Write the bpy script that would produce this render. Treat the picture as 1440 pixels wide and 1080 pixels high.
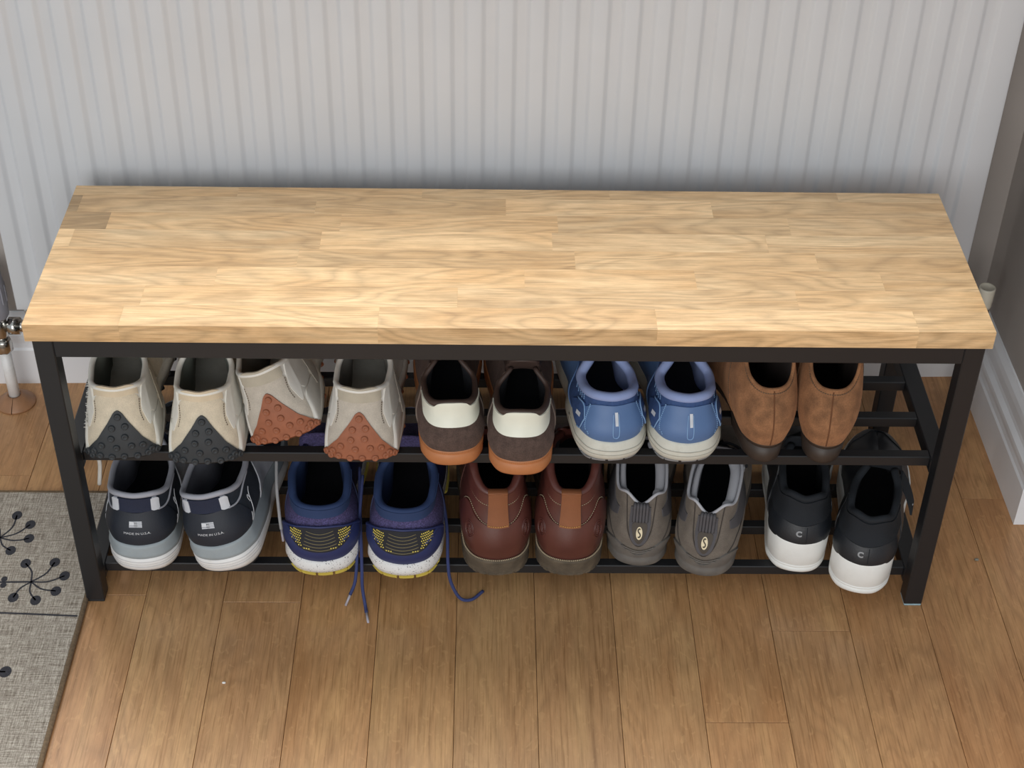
import bpy, bmesh, math, random
import numpy as np
from mathutils import Matrix, Vector, Euler

for o in list(bpy.data.objects):
    bpy.data.objects.remove(o)
scene = bpy.context.scene
COL = scene.collection
random.seed(7)

# ------------------------------------------------------------------ camera
cam_data = bpy.data.cameras.new('camera')
cam_data.sensor_fit = 'HORIZONTAL'
cam_data.sensor_width = 36.0
cam_data.lens = 2229.64 / 1440 * 36
cam_data.clip_start = 0.05
cam = bpy.data.objects.new('camera', cam_data)
COL.objects.link(cam)
_R = Vector((0.99982265, -0.00898407, 0.01655173))
_U = Vector((-0.00743666, 0.61911428, 0.78526569))
_F = Vector((0.01730230, 0.78524951, -0.61893766))
cam.matrix_world = Matrix(((_R.x, _U.x, -_F.x, -0.0300203), (_R.y, _U.y, -_F.y, -1.4420909), (_R.z, _U.z, -_F.z, 1.5023033), (0, 0, 0, 1)))
scene.camera = cam

# ------------------------------------------------------------------ light
world = bpy.data.worlds.new('world'); scene.world = world
world.use_nodes = True
_bg = world.node_tree.nodes['Background']
_bg.inputs[0].default_value = (0.90, 0.96, 1.0, 1)
_bg.inputs[1].default_value = 0.44
def area(name, loc, target, sx, sy, power, col):
    d = bpy.data.lights.new(name, 'AREA'); d.shape = 'RECTANGLE'; d.size = sx; d.size_y = sy
    d.energy = power; d.color = col
    o = bpy.data.objects.new(name, d); COL.objects.link(o)
    o.location = loc
    o.rotation_euler = (Vector(target) - Vector(loc)).to_track_quat('-Z', 'Y').to_euler()
    return o
# daylight through the window over the radiator, and a second window across the room on the left
area('window_daylight', (-0.30, 0.60, 1.50), (-0.30, -1.0, 0.9), 1.6, 1.25, 36, (1.0, 0.985, 0.96))
area('far_window_daylight', (-0.6, -3.0, 1.25), (0, 0.1, 0.3), 2.0, 2.0, 40, (1.0, 0.985, 0.96))
vs = scene.view_settings
vs.view_transform = 'Standard'; vs.look = 'None'; vs.gamma = 1.0; vs.exposure = 0.27
vs.use_curve_mapping = False

# ------------------------------------------------------------------ helpers
def lin(c):
    c = c / 255.0
    return c / 12.92 if c <= 0.04045 else ((c + 0.055) / 1.055) ** 2.4
def rgb(r, g, b, k=1.0):
    return (lin(r) * k, lin(g) * k, lin(b) * k, 1.0)

class NT:
    def __init__(s, name):
        s.m = bpy.data.materials.new(name); s.m.use_nodes = True
        s.t = s.m.node_tree; s.n = s.t.nodes; s.b = s.n['Principled BSDF']
    def node(s, typ, **kw):
        n = s.n.new(typ)
        for k, v in kw.items():
            if isinstance(k, str) and k.startswith('i_'):
                n.inputs[k[2:].replace('_', ' ')].default_value = v
            else:
                setattr(n, k, v)
        return n
    def link(s, a, b): s.t.links.new(a, b)
    def ramp(s, fac, stops):
        r = s.n.new('ShaderNodeValToRGB')
        e = r.color_ramp.elements
        while len(e) < len(stops): e.new(0.5)
        for q, (p, c) in zip(e, stops): q.position = p; q.color = c
        s.link(fac, r.inputs[0]); return r.outputs[0]
    def mix(s, typ, fac, a, b):
        m = s.n.new('ShaderNodeMix'); m.data_type = 'RGBA'; m.blend_type = typ
        for sock, v in ((m.inputs[0], fac), (m.inputs[6], a), (m.inputs[7], b)):
            if hasattr(v, 'is_output'): s.link(v, sock)
            else: sock.default_value = v
        return m.outputs[2]
    def bump(s, h, strength, dist):
        b = s.n.new('ShaderNodeBump'); b.inputs['Strength'].default_value = strength; b.inputs['Distance'].default_value = dist
        s.link(h, b.inputs['Height']); s.link(b.outputs[0], s.b.inputs['Normal'])

MATS = {}
def mat(name, col, rough=0.6, var=0.12, vscale=40, bscale=400, bump=0.0, bdist=0.001, sheen=0.0, metal=0.0, spec=0.5, coat=0.0, fine=0.0, fscale=900, dirt=0.0, dirtcol=(120, 105, 85)):
    """a plain procedural surface: mottled colour, fine relief, optional nap and dirt"""
    if name in MATS: return MATS[name]
    s = NT(name)
    tc = s.node('ShaderNodeTexCoord')
    nz = s.node('ShaderNodeTexNoise'); nz.inputs['Scale'].default_value = vscale; nz.inputs['Detail'].default_value = 4
    s.link(tc.outputs['Object'], nz.inputs['Vector'])
    c = rgb(*col)
    lo = tuple(v * (1 - var) for v in c[:3]) + (1,); hi = tuple(min(1, v * (1 + var)) for v in c[:3]) + (1,)
    out = s.ramp(nz.outputs['Fac'], [(0.3, lo), (0.7, hi)])
    if fine:
        n3 = s.node('ShaderNodeTexNoise'); n3.inputs['Scale'].default_value = fscale; n3.inputs['Detail'].default_value = 2
        s.link(tc.outputs['Object'], n3.inputs['Vector'])
        g = s.ramp(n3.outputs['Fac'], [(0.35, (1 - fine,) * 3 + (1,)), (0.65, (1 + fine,) * 3 + (1,))])
        out = s.mix('MULTIPLY', 1.0, out, g)
    if dirt:
        n4 = s.node('ShaderNodeTexNoise'); n4.inputs['Scale'].default_value = 55; n4.inputs['Detail'].default_value = 8; n4.inputs['Roughness'].default_value = 0.7
        s.link(tc.outputs['Object'], n4.inputs['Vector'])
        f = s.ramp(n4.outputs['Fac'], [(0.5, (0, 0, 0, 1)), (0.75, (dirt,) * 3 + (1,))])
        out = s.mix('MIX', f, out, rgb(*dirtcol))
    s.link(out, s.b.inputs['Base Color'])
    s.b.inputs['Roughness'].default_value = rough
    s.b.inputs['Metallic'].default_value = metal
    s.b.inputs['Specular IOR Level'].default_value = spec
    if sheen:
        s.b.inputs['Sheen Weight'].default_value = sheen; s.b.inputs['Sheen Roughness'].default_value = 0.5
        s.b.inputs['Sheen Tint'].default_value = tuple(min(1, v * 2.5 + .05) for v in c[:3]) + (1,)
    if coat: s.b.inputs['Coat Weight'].default_value = coat; s.b.inputs['Coat Roughness'].default_value = 0.2
    if bump:
        n2 = s.node('ShaderNodeTexNoise'); n2.inputs['Scale'].default_value = bscale; n2.inputs['Detail'].default_value = 3
        s.link(tc.outputs['Object'], n2.inputs['Vector'])
        s.bump(n2.outputs['Fac'], bump, bdist)
    MATS[name] = s.m
    return s.m

def wood(name, base, dark, light, axis, gscale, rough, bump=0.15, figure=0.5, fleck=0.0, contrast=1.0, coat=0.0):
    """wood with the grain along axis (0 = x, 1 = y); the tint and pattern differ from piece to piece"""
    s = NT(name)
    tc = s.node('ShaderNodeTexCoord'); oi = s.node('ShaderNodeObjectInfo')
    mul = s.node('ShaderNodeVectorMath', operation='SCALE'); 
    comb = s.node('ShaderNodeCombineXYZ')
    s.link(oi.outputs['Random'], comb.inputs[0]); s.link(oi.outputs['Random'], comb.inputs[1]); s.link(oi.outputs['Random'], comb.inputs[2])
    s.link(comb.outputs[0], mul.inputs[0]); mul.inputs['Scale'].default_value = 37.0
    add = s.node('ShaderNodeVectorMath', operation='ADD')
    s.link(tc.outputs['Object'], add.inputs[0]); s.link(mul.outputs[0], add.inputs[1])
    def noise(sl, sc, det=4, rough_=0.55, dist=0.0):
        mp = s.node('ShaderNodeMapping')
        v = [sc, sc, sc]; v[axis] = sl
        mp.inputs['Scale'].default_value = v
        s.link(add.outputs[0], mp.inputs['Vector'])
        n = s.node('ShaderNodeTexNoise'); n.inputs['Scale'].default_value = 1.0; n.inputs['Detail'].default_value = det
        n.inputs['Roughness'].default_value = rough_; n.inputs['Distortion'].default_value = dist
        s.link(mp.outputs[0], n.inputs['Vector'])
        return n.outputs['Fac']
    broad = noise(gscale * 0.03, gscale * 0.16, 3, 0.5, 0.6)
    # growth rings: bands of a wandering field
    fig = noise(gscale * 0.02, gscale * 0.09, 2, 0.45, 0.3)
    m1 = s.node('ShaderNodeMath', operation='MULTIPLY'); s.link(fig, m1.inputs[0]); m1.inputs[1].default_value = 26.0
    m2 = s.node('ShaderNodeMath', operation='PINGPONG'); s.link(m1.outputs[0], m2.inputs[0]); m2.inputs[1].default_value = 1.0
    pores = noise(gscale * 0.10, gscale * 3.6, 3, 0.6, 0.0)
    fine = noise(gscale * 0.25, gscale * 1.1, 5, 0.65, 0.2)
    col = s.ramp(broad, [(0.3, dark), (0.5, base), (0.72, light)])
    f1 = s.ramp(m2.outputs[0], [(0.0, (1 - .22 * figure * contrast,) * 3 + (1,)), (0.5, (1, 1, 1, 1)), (1.0, (1 + .1 * figure,) * 3 + (1,))])
    col = s.mix('MULTIPLY', 1.0, col, f1)
    f2 = s.ramp(pores, [(0.3, (1 - .28 * contrast, 1 - .32 * contrast, 1 - .38 * contrast, 1)), (0.5, (1, 1, 1, 1)), (0.75, (1.08, 1.07, 1.05, 1))])
    col = s.mix('MULTIPLY', 1.0, col, f2)
    f3 = s.ramp(fine, [(0.3, (0.9, 0.88, 0.85, 1)), (0.7, (1.08, 1.08, 1.08, 1))])
    col = s.mix('MULTIPLY', 1.0, col, f3)
    if fleck:
        mp = s.node('ShaderNodeMapping'); v = [170.0, 170.0, 170.0]; v[axis] = 90.0
        mp.inputs['Scale'].default_value = v; mp.inputs['Rotation'].default_value = (0, 0, 0.6)
        s.link(add.outputs[0], mp.inputs['Vector'])
        n = s.node('ShaderNodeTexNoise'); n.inputs['Scale'].default_value = .55; n.inputs['Detail'].default_value = 1; n.inputs['Distortion'].default_value = 1.6
        s.link(mp.outputs[0], n.inputs['Vector'])
        f4 = s.ramp(n.outputs['Fac'], [(0.62, (0, 0, 0, 1)), (0.70, (fleck,) * 3 + (1,))])
        col = s.mix('MIX', f4, col, tuple(min(1, v * 1.25) for v in light[:3]) + (1,))
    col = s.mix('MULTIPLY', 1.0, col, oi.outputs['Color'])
    s.link(col, s.b.inputs['Base Color'])
    s.b.inputs['Roughness'].default_value = rough
    s.b.inputs['Specular IOR Level'].default_value = 0.45
    if coat: s.b.inputs['Coat Weight'].default_value = coat; s.b.inputs['Coat Roughness'].default_value = 0.3
    s.bump(pores, bump, 0.0006)
    return s.m

def mk(name, verts, faces, material, parent=None, smooth=True, label=None):
    me = bpy.data.meshes.new(name)
    me.from_pydata([tuple(map(float, v)) for v in verts], [], [tuple(int(i) for i in f) for f in faces])
    if smooth: me.polygons.foreach_set('use_smooth', [True] * len(me.polygons))
    bm = bmesh.new(); bm.from_mesh(me); bmesh.ops.recalc_face_normals(bm, faces=bm.faces); bm.to_mesh(me); bm.free()
    me.update()
    if material is not None: me.materials.append(material)
    o = bpy.data.objects.new(name, me); COL.objects.link(o)
    if parent is not None: o.parent = parent
    if label: o['label'] = label
    return o

def shared(name, me, parent, loc=(0, 0, 0), matrix=None):
    o = bpy.data.objects.new(name, me); COL.objects.link(o); o.parent = parent
    if matrix is not None: o.matrix_local = matrix
    else: o.location = loc
    return o

def tag(o, label, cat, group=None):
    o['label'] = label; o['category'] = cat
    if group: o['group'] = group
    return o

def empty(name, loc=(0, 0, 0), rot=(0, 0, 0)):
    o = bpy.data.objects.new(name, None); COL.objects.link(o)
    o.empty_display_size = 0.05; o.location = loc; o.rotation_euler = rot
    return o

def struct(o): o['kind'] = 'structure'; return o

def box_data(x0, x1, y0, y1, z0, z1, bv=0.0):
    """a box, its edges chamfered by bv"""
    if bv <= 0:
        v = [(x, y, z) for x in (x0, x1) for y in (y0, y1) for z in (z0, z1)]
        return v, [(0, 1, 3, 2), (4, 6, 7, 5), (0, 4, 5, 1), (2, 3, 7, 6), (0, 2, 6, 4), (1, 5, 7, 3)]
    v = []; idx = {}
    for i, x in enumerate((x0, x1)):
        for j, y in enumerate((y0, y1)):
            for k, z in enumerate((z0, z1)):
                sx, sy, sz = (1 - 2 * i), (1 - 2 * j), (1 - 2 * k)
                for a in range(3):
                    q = [x + sx * bv, y + sy * bv, z + sz * bv]; q[a] = (x, y, z)[a]
                    idx[i, j, k, a] = len(v); v.append(tuple(q))
    f = []
    def quad(l, outward):
        p = [Vector(v[i]) for i in l]
        n = (p[1] - p[0]).cross(p[2] - p[1])
        f.append(tuple(l) if n.dot(outward) > 0 else tuple(reversed(l)))
    for a in range(3):
        b, c = [q for q in range(3) if q != a]
        for s_ in (0, 1):
            l = []
            for (p, q) in ((0, 0), (1, 0), (1, 1), (0, 1)):
                key = [0, 0, 0]; key[a] = s_; key[b] = p; key[c] = q
                l.append(idx[key[0], key[1], key[2], a])
            o = Vector((0, 0, 0)); o[a] = 2 * s_ - 1
            quad(l, o)
    for a in range(3):                     # edges along axis a
        b, c = [q for q in range(3) if q != a]
        for p in (0, 1):
            for q in (0, 1):
                k0 = [0, 0, 0]; k0[b] = p; k0[c] = q; k1 = list(k0); k1[a] = 1
                o = Vector((0, 0, 0)); o[b] = 2 * p - 1; o[c] = 2 * q - 1
                quad([idx[(*k0, b)], idx[(*k1, b)], idx[(*k1, c)], idx[(*k0, c)]], o)
    for i in (0, 1):
        for j in (0, 1):
            for k in (0, 1):
                quad([idx[i, j, k, 0], idx[i, j, k, 1], idx[i, j, k, 2]], Vector((2 * i - 1, 2 * j - 1, 2 * k - 1)))
    return v, f
def box(name, x0, x1, y0, y1, z0, z1, material, parent=None, bv=0.0, label=None):
    v, f = box_data(x0, x1, y0, y1, z0, z1, bv)
    return mk(name, v, f, material, parent, smooth=False, label=label)

def tube_data(pts, r, n=8, cap=True):
    P = [Vector(p) for p in pts]
    rs = r if isinstance(r, (list, tuple)) else [r] * len(P)
    V = []; F = []
    up = None
    for i, p in enumerate(P):
        a = P[max(0, i - 1)]; b = P[min(len(P) - 1, i + 1)]
        d = (b - a).normalized()
        if up is None:
            up = Vector((0, 0, 1)) if abs(d.z) < .9 else Vector((1, 0, 0))
        u = (up - d * up.dot(d)).normalized(); w = d.cross(u); up = u
        for k in range(n):
            an = 2 * math.pi * k / n
            V.append(p + (u * math.cos(an) + w * math.sin(an)) * rs[i])
    for i in range(len(P) - 1):
        for k in range(n):
            F.append((i * n + k, i * n + (k + 1) % n, (i + 1) * n + (k + 1) % n, (i + 1) * n + k))
    if cap:
        F.append(tuple(reversed(range(n)))); F.append(tuple(range((len(P) - 1) * n, len(P) * n)))
    return V, F
def smoothpath(pts, n=6):
    P = [np.array(p, float) for p in pts]
    P = [2 * P[0] - P[1]] + P + [2 * P[-1] - P[-2]]
    out = []
    for i in range(1, len(P) - 2):
        for j in range(n):
            t = j / n
            a, b, c, d = P[i - 1:i + 3]
            out.append(.5 * (2 * b + (c - a) * t + (2 * a - 5 * b + 4 * c - d) * t * t + (3 * b - 3 * c + d - a) * t ** 3))
    out.append(P[-2])
    return out
def tube(name, pts, r, material, parent=None, n=8, label=None):
    v, f = tube_data(pts, r, n)
    return mk(name, v, f, material, parent, label=label)
def lathe(name, prof, material, parent=None, n=28, center=(0, 0, 0), a0=0.0, a1=2 * math.pi, label=None):
    """turn (r, z) pairs about z"""
    full = abs(a1 - a0 - 2 * math.pi) < 1e-6
    m = n if full else n + 1
    V = []; F = []
    for (r, z) in prof:
        for k in range(m):
            a = a0 + (a1 - a0) * k / n
            V.append((center[0] + r * math.cos(a), center[1] + r * math.sin(a), center[2] + z))
    for i in range(len(prof) - 1):
        for k in range(n):
            k2 = (k + 1) % m
            F.append((i * m + k, i * m + k2, (i + 1) * m + k2, (i + 1) * m + k))
    return mk(name, V, F, material, parent, label=label)

# ------------------------------------------------------------------ setting materials
def wall_mat():
    return mat('grey_wall_paint', (170, 163, 158), 0.75, var=0.03, vscale=8, bscale=260, bump=0.12)
white_gloss = mat('white_satin_paint', (232, 234, 238), 0.38, var=0.02, vscale=14, bscale=90, bump=0.03)
rad_white = mat('white_radiator_enamel', (202, 204, 208), 0.32, var=0.02, vscale=9, bscale=120, bump=0.03)
oak_floor = wood('oak_floor', rgb(188, 149, 109), rgb(180, 139, 99), rgb(197, 160, 117), 1, 130, 0.33, bump=0.15, figure=0.5, fleck=0.26, contrast=1.0)
oak_top = wood('oak_worktop', rgb(207, 175, 134), rgb(198, 163, 120), rgb(216, 188, 149), 0, 170, 0.30, bump=0.06, figure=0.85, contrast=0.95, coat=0.12)
gap_mat = mat('dark_gap', (62, 44, 30), 0.9)
black_metal = mat('black_powder_coat', (30, 31, 34), 0.42, var=0.05, vscale=20, bscale=900, bump=0.06, bdist=0.0004)

# ------------------------------------------------------------------ floor
floor = struct(box('floor', -1.9, 2.0, -2.4, 0.55, -0.04, -0.006, gap_mat))
PW = 0.1012; X0 = 0.0373
joints = {3: [-0.0432], 2: [-0.1934], -4: [0.0021], -6: [0.0136], 0: [-0.9], -2: [0.33], 5: [-0.75], 1: [0.3], -1: [-1.1], -3: [-.7], 4: [.36], 6: [.21], 7: [-.5], -5: [.40], -7: [-.4]}
tints = {-6: (1.0, .93, .86), -5: (1, .97, .93), -4: (1.0, .95, .9), -3: (.97, .9, .8), -2: (.98, .95, .86), -1: (.95, .93, .86), 0: (.9, .86, .8), 1: (.96, .93, .86), 2: (.97, .89, .8), 3: (.95, .89, .82), 4: (.94, .86, .78), 5: (.9, .79, .7), 6: (.9, .8, .71), 7: (.88, .78, .7)}  # board tones; shade over the right-hand boards is painted into the colour
rp = random.Random(3)
for k in range(-18, 19):
    xa = X0 + k * PW; xb = xa + PW
    js = joints.get(k, [rp.uniform(-1.2, .4)])
    ys = [-2.4] + sorted(js + [js[0] - 1.25 + rp.uniform(-.1, .1)]) + [0.55]
    ys = [y for y in ys if -2.4 <= y <= .55]
    for i in range(len(ys) - 1):
        if ys[i + 1] - ys[i] < .02: continue
        g = 0.0003
        cx = (xa + xb) / 2; cy = (ys[i] + ys[i + 1]) / 2
        o = box('floor_plank', xa + g - cx, xb - g - cx, ys[i] + g - cy, ys[i + 1] - g - cy, -0.0055, 0.0, oak_floor, floor, bv=0.0004)
        o.location = (cx, cy, 0)
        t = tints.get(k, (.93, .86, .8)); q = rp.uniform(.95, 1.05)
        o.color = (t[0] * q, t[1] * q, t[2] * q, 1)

# ------------------------------------------------------------------ walls
TH = math.radians(1.37)            # the wall behind runs slightly askew to the bench
def wall_frame(name):
    return empty(name, (0, 0.474, 0), (0, 0, TH))
def holed_wall(name, x0, x1, y0, y1, z0, z1, hx0, hx1, hz0, hz1, m):
    X = (x0, hx0, hx1, x1); Z = (z0, hz0, hz1, z1); V = []; F = []
    for yy in (y0, y1):
        for zz in Z:
            for xx in X: V.append((xx, yy, zz))
    for i in range(3):
        for j in range(3):
            if i == 1 and j == 1: continue
            q = (j * 4 + i, j * 4 + i + 1, j * 4 + 5 + i, j * 4 + 4 + i); F.append(q); F.append(tuple(16 + k for k in reversed(q)))
    for a, c in ((0, 3), (3, 15), (15, 12), (12, 0), (5, 6), (6, 10), (10, 9), (9, 5)): F.append((a, c, 16 + c, 16 + a))
    return mk(name, V, F, m, None, smooth=False)
WX0, WX1, WZ0, WZ1 = -1.12, .50, .86, 2.14
wb = struct(holed_wall('wall_back', -2.0, 0.735, 0.0145, 0.10, -0.02, 2.4, WX0, WX1, WZ0, WZ1, wall_mat()))
wb.location = (0, 0.474, 0); wb.rotation_euler = (0, 0, TH)
win = struct(empty('window_1', (0, 0.474, 0), (0, 0, TH)))
for (xa, xb, za, zb_) in ((WX0, WX1, WZ0, WZ0 + .05), (WX0, WX1, WZ1 - .05, WZ1), (WX0, WX0 + .05, WZ0, WZ1), (WX1 - .05, WX1, WZ0, WZ1), (-.335, -.285, WZ0, WZ1)):
    box('window_frame', xa, xb, .06, .095, za, zb_, white_gloss, win, bv=.003)
box('window_sill', WX0 - .03, WX1 + .03, .0, .06, WZ0 - .022, WZ0, white_gloss, win, bv=.003)
wr = struct(box('wall_right', 0.719, 1.9, 0.172, 0.60, -0.02, 2.4, wall_mat()))

def skirting(name, path, h, flat, th):
    """moulded profile swept along a floor path; the wall lies to the left of the walking direction"""
    prof = [(0, 0), (th, 0), (th, flat), (th * .86, flat + .004), (th * .80, flat + .012), (th * .86, flat + .020), (th * .84, flat + .026), (th * .52, flat + .034),
            (th * .46, flat + .040), (th * .55, h - .022), (th * .50, h - .012), (th * .30, h - .004), (th * .22, h), (0, h)]
    P = [Vector((p[0], p[1])) for p in path]
    V = []; F = []
    n = len(prof)
    for i, p in enumerate(P):
        d0 = (P[i] - P[i - 1]).normalized() if i else (P[1] - P[0]).normalized()
        d1 = (P[i + 1] - P[i]).normalized() if i < len(P) - 1 else d0
        n0 = Vector((d0.y, -d0.x)); n1 = Vector((d1.y, -d1.x))
        m = (n0 + n1).normalized(); m = m / max(.2, m.dot(n0))
        for (a, z) in prof: V.append((p.x + m.x * a, p.y + m.y * a, z))
    for i in range(len(P) - 1):
        for k in range(n):
            F.append((i * n + k, i * n + (k + 1) % n, (i + 1) * n + (k + 1) % n, (i + 1) * n + k))
    F.append(tuple(range(n))); F.append(tuple(reversed(range((len(P) - 1) * n, len(P) * n))))
    o = mk(name, V, F, white_gloss, None, smooth=False)
    return struct(o)
sk = skirting('baseboard_back', [(-2.0, 0.0145), (0.735, 0.0145)], .125, .062, .0145)
sk.location = (0, 0.474, 0); sk.rotation_euler = (0, 0, TH)
skirting('baseboard_right', [(0.719, 0.488), (0.719, 0.172), (1.9, 0.172)], .142, .062, .0145)

# ------------------------------------------------------------------ radiator
rad = empty('radiator', (0, 0.474, 0), (0, 0, TH))
tag(rad, 'white fluted panel radiator on the wall behind the bench', 'radiator')
YF = -0.118                         # front face, from the wall line
ZB, ZT = 0.217, 0.817
xl, xr = -0.679, 0.634
per = 0.03862; ph = -0.6167
xs = [(xl, .006), (xl + .002, .0015), (xl + .006, 0)]
x = ph - per
first = True
while x < xr:
    # ridge -> valley (faces right) at x, valley -> ridge (faces left) 17 mm on
    for (dx, d) in [(-.0042 + .0084 * q / 8, .0026 * (1 - math.cos(math.pi * q / 8))) for q in range(9)] + [(.0133 + .0074 * q / 8, .0026 * (1 + math.cos(math.pi * q / 8))) for q in range(9)]:
        xx = x + dx
        if xl + .014 < xx < xr - .03: xs.append((xx, d))
    x += per
xs += [(xr - .006, 0), (xr - .002, .0015), (xr, .006)]
V = []; Fc = []
zr = [(ZB, .0065, 0), (ZB + .0035, .0015, .0), (ZB + .009, 0, 0), (ZB + .016, 0, .0), (ZB + .03, 0, 1), (ZT - .03, 0, 1), (ZT - .016, 0, 0), (ZT - .009, 0, 0), (ZT - .0035, .0015, 0), (ZT, .0065, 0)]
for (z, dd, amp) in zr:
    for i, (xx, d) in enumerate(xs):
        edge = i < 3 or i >= len(xs) - 3
        V.append((xx, YF + max(dd, d if edge else d * amp), z))
n = len(xs)
for j in range(len(zr) - 1):
    for i in range(n - 1):
        Fc.append((j * n + i, j * n + i + 1, (j + 1) * n + i + 1, (j + 1) * n + i))
# turned-back rim and closed back
loop = [j * n for j in range(len(zr))][::-1] + list(range(1, n)) + [j * n + n - 1 for j in range(1, len(zr))] + [(len(zr) - 1) * n + i for i in range(n - 2, 0, -1)]
b0 = len(V)
for i in loop: V.append((V[i][0], YF + .018, V[i][2]))
for a in range(len(loop)):
    b = (a + 1) % len(loop)
    Fc.append((loop[a], b0 + a, b0 + b, loop[b]))
Fc.append(tuple(b0 + a for a in range(len(loop))))
fp = mk('front_panel', V, Fc, rad_white, rad)
fp.data.set_sharp_from_angle(angle=math.radians(35))
box('rear_panel', xl + .006, xr - .006, YF + .075, YF + .09, ZB + .002, ZT - .002, rad_white, rad, bv=.003)
for i, xx in enumerate([xl + .05 + .0385 * j for j in range(32)]):
    box('convector_fin', xx, xx + .018, YF + .019, YF + .073, ZB + .06, ZT - .06, rad_white, rad)
box('top_grille', xl + .002, xr - .002, YF + .004, YF + .09, ZT + .001, ZT + .006, rad_white, rad, bv=.002)
chrome = mat('chrome', (200, 198, 194), 0.18, var=0.05, metal=1.0)
grey_plastic = mat('grey_plastic', (150, 150, 160), 0.45, var=0.03)
cream_plastic = mat('cream_plastic', (214, 208, 192), 0.45, var=0.03)
pipe_white = mat('white_pipe_paint', (232, 232, 232), 0.4, var=0.04, dirt=0.25, dirtcol=(150, 146, 140))
# thermostatic valve on the left, in the radiator's own frame
px, py = -0.7313, -0.0465; zo = -0.030
tube('pipe', [(px, py, 0.004), (px, py, .105)], .0082, pipe_white, rad, n=20)
lathe('pipe_nut', [(0, .128), (.0125, .128), (.0138, .131), (.0138, .146), (.0125, .149), (.009, .150), (0, .150)], chrome, rad, n=6, center=(px, py, zo))
lathe('valve_body', [(0, .15), (.0095, .15), (.0105, .158), (.012, .168), (.012, .182), (.0095, .190), (0, .190)], chrome, rad, n=20, center=(px, py, zo))
tube('valve_tail', [(px, py, .142), (px + .014, py, .142), (px + .0145, py, .142), (px + .030, py, .142), (px + .0305, py, .142), (px + .044, py - .004, .144), (px + .062, py - .03, .165), (px + .068, py - .058, .2225)], [.0075, .0075, .013, .013, .009, .009, .009, .009], chrome, rad, n=12)
lathe('thermostat_head', [(0, .188), (.016, .188), (.019, .193), (.0195, .205), (.0205, .215), (.0205, .245), (.019, .262), (.014, .268), (0, .269)], grey_plastic, rad, n=24, center=(px - .001, py, zo))
for a in range(12):
    an = a * math.pi / 6
    box('grip_rib', px - .001 + .0202 * math.cos(an) - .0012, px - .001 + .0202 * math.cos(an) + .0012, py + .0202 * math.sin(an) - .0012, py + .0202 * math.sin(an) + .0012, .216 + zo, .244 + zo, grey_plastic, rad, bv=.0006)
# lockshield on the right
qx, qy = 0.6735, -0.104
lathe('valve_cap', [(0, .2400), (.0085, .2400), (.0095, .2412), (.0113, .2412), (.0120, .2395), (.0112, .212), (.0108, .208), (0, .208)], cream_plastic, rad, n=26, center=(qx, qy, 0))
lathe('valve_body', [(0, .16), (.009, .16), (.0105, .17), (.0105, .2), (.009, .208), (0, .208)], chrome, rad, n=18, center=(qx, qy, 0))
tube('valve_tail', [(qx, qy, .18), (qx - .02, qy + .012, .182), (qx - .036, qy + .018, .186), (qx - .046, qy + .02, .215)], .009, chrome, rad, n=10)
tube('pipe', [(qx, qy, 0.0), (qx, qy, .16)], .0078, pipe_white, rad, n=16)

# wooden collar around the pipe, in two halves
cpos = Vector((0, .474, 0)) + Euler((0, 0, TH)).to_matrix() @ Vector((px, py, 0))
coll = empty('pipe_collar', (cpos.x, cpos.y, 0)); tag(coll, 'round split wooden collar on the floor around the white radiator pipe', 'pipe collar')
collar_wood = mat('collar_wood', (158, 116, 84), 0.45, var=0.15, vscale=60, bscale=300, bump=0.1)
for s_ in (0, 1):
    a0 = -math.pi / 2 + .02 + s_ * math.pi; a1 = a0 + math.pi - .04
    pr = [(.0087, 0.0), (.0288, 0.0), (.0290, .0022), (.0284, .0036), (.0135, .0150), (.0115, .0160), (.0087, .0162), (.0087, 0.0)]
    o = lathe('collar_half', pr, collar_wood, coll, n=18, a0=a0, a1=a1)

# ------------------------------------------------------------------ bench
bench = empty('bench', (0, 0, 0))
tag(bench, 'oak topped shoe bench with a black square tube metal frame and two slatted shelves', 'bench')
HT = 0.445; HTH = 0.0232
rows = [(0.277, 0.300, [-.344, -.111, .127, .418], [.95, .97, .93, .92, .9]),
        (0.238, 0.277, [-.537, -.243, -.005, .254], [.66, .9, .88, 1.06, .92]),
        (0.199, 0.238, [-.494, -.209, .059, .346], [.70, .96, .99, .90, .93]),
        (0.159, 0.199, [-.531, -.230, .051, .313], [1.03, .93, 1.07, 1.0, .97]),
        (0.120, 0.159, [-.254, .077, .368], [.97, .93, .99, .94]),
        (0.080, 0.120, [-.346, .016, .218, .439], [1.04, 1.1, 1.06, .98, 1.0]),
        (0.040, 0.080, [-.425, -.062, .332], [1.02, 1.08, 1.0, 1.04]),
        (0.000, 0.040, [-.442, -.151, .165, .462], [1.07, 1.06, 1.03, 1.16, 1.06])]
rt = random.Random(11)
for (ya, yb_, js, tn) in rows:
    e = [-.55] + js + [.55]
    for i in range(len(e) - 1):
        g = 0.0
        cx = (e[i] + e[i + 1]) / 2; cy = (ya + yb_) / 2
        dz = rt.uniform(-.00006, .00002)
        o = box('stave', e[i] + g - cx, e[i + 1] - g - cx, ya + g - cy, yb_ - g - cy, HT - HTH, HT + dz, oak_top, bench, bv=.00015)
        o.location = (cx, cy, 0)
        w = rt.uniform(-.05, .05); t = 1 + (tn[i] - 1) * 1.35
        o.color = (t, t * (1 + w * .4 - .01), t * (1 + w - .03), 1)
TW = 0.0234
xo = .543; yo = .0015; ybk = .2985
zt = HT - HTH - .0005
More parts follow.
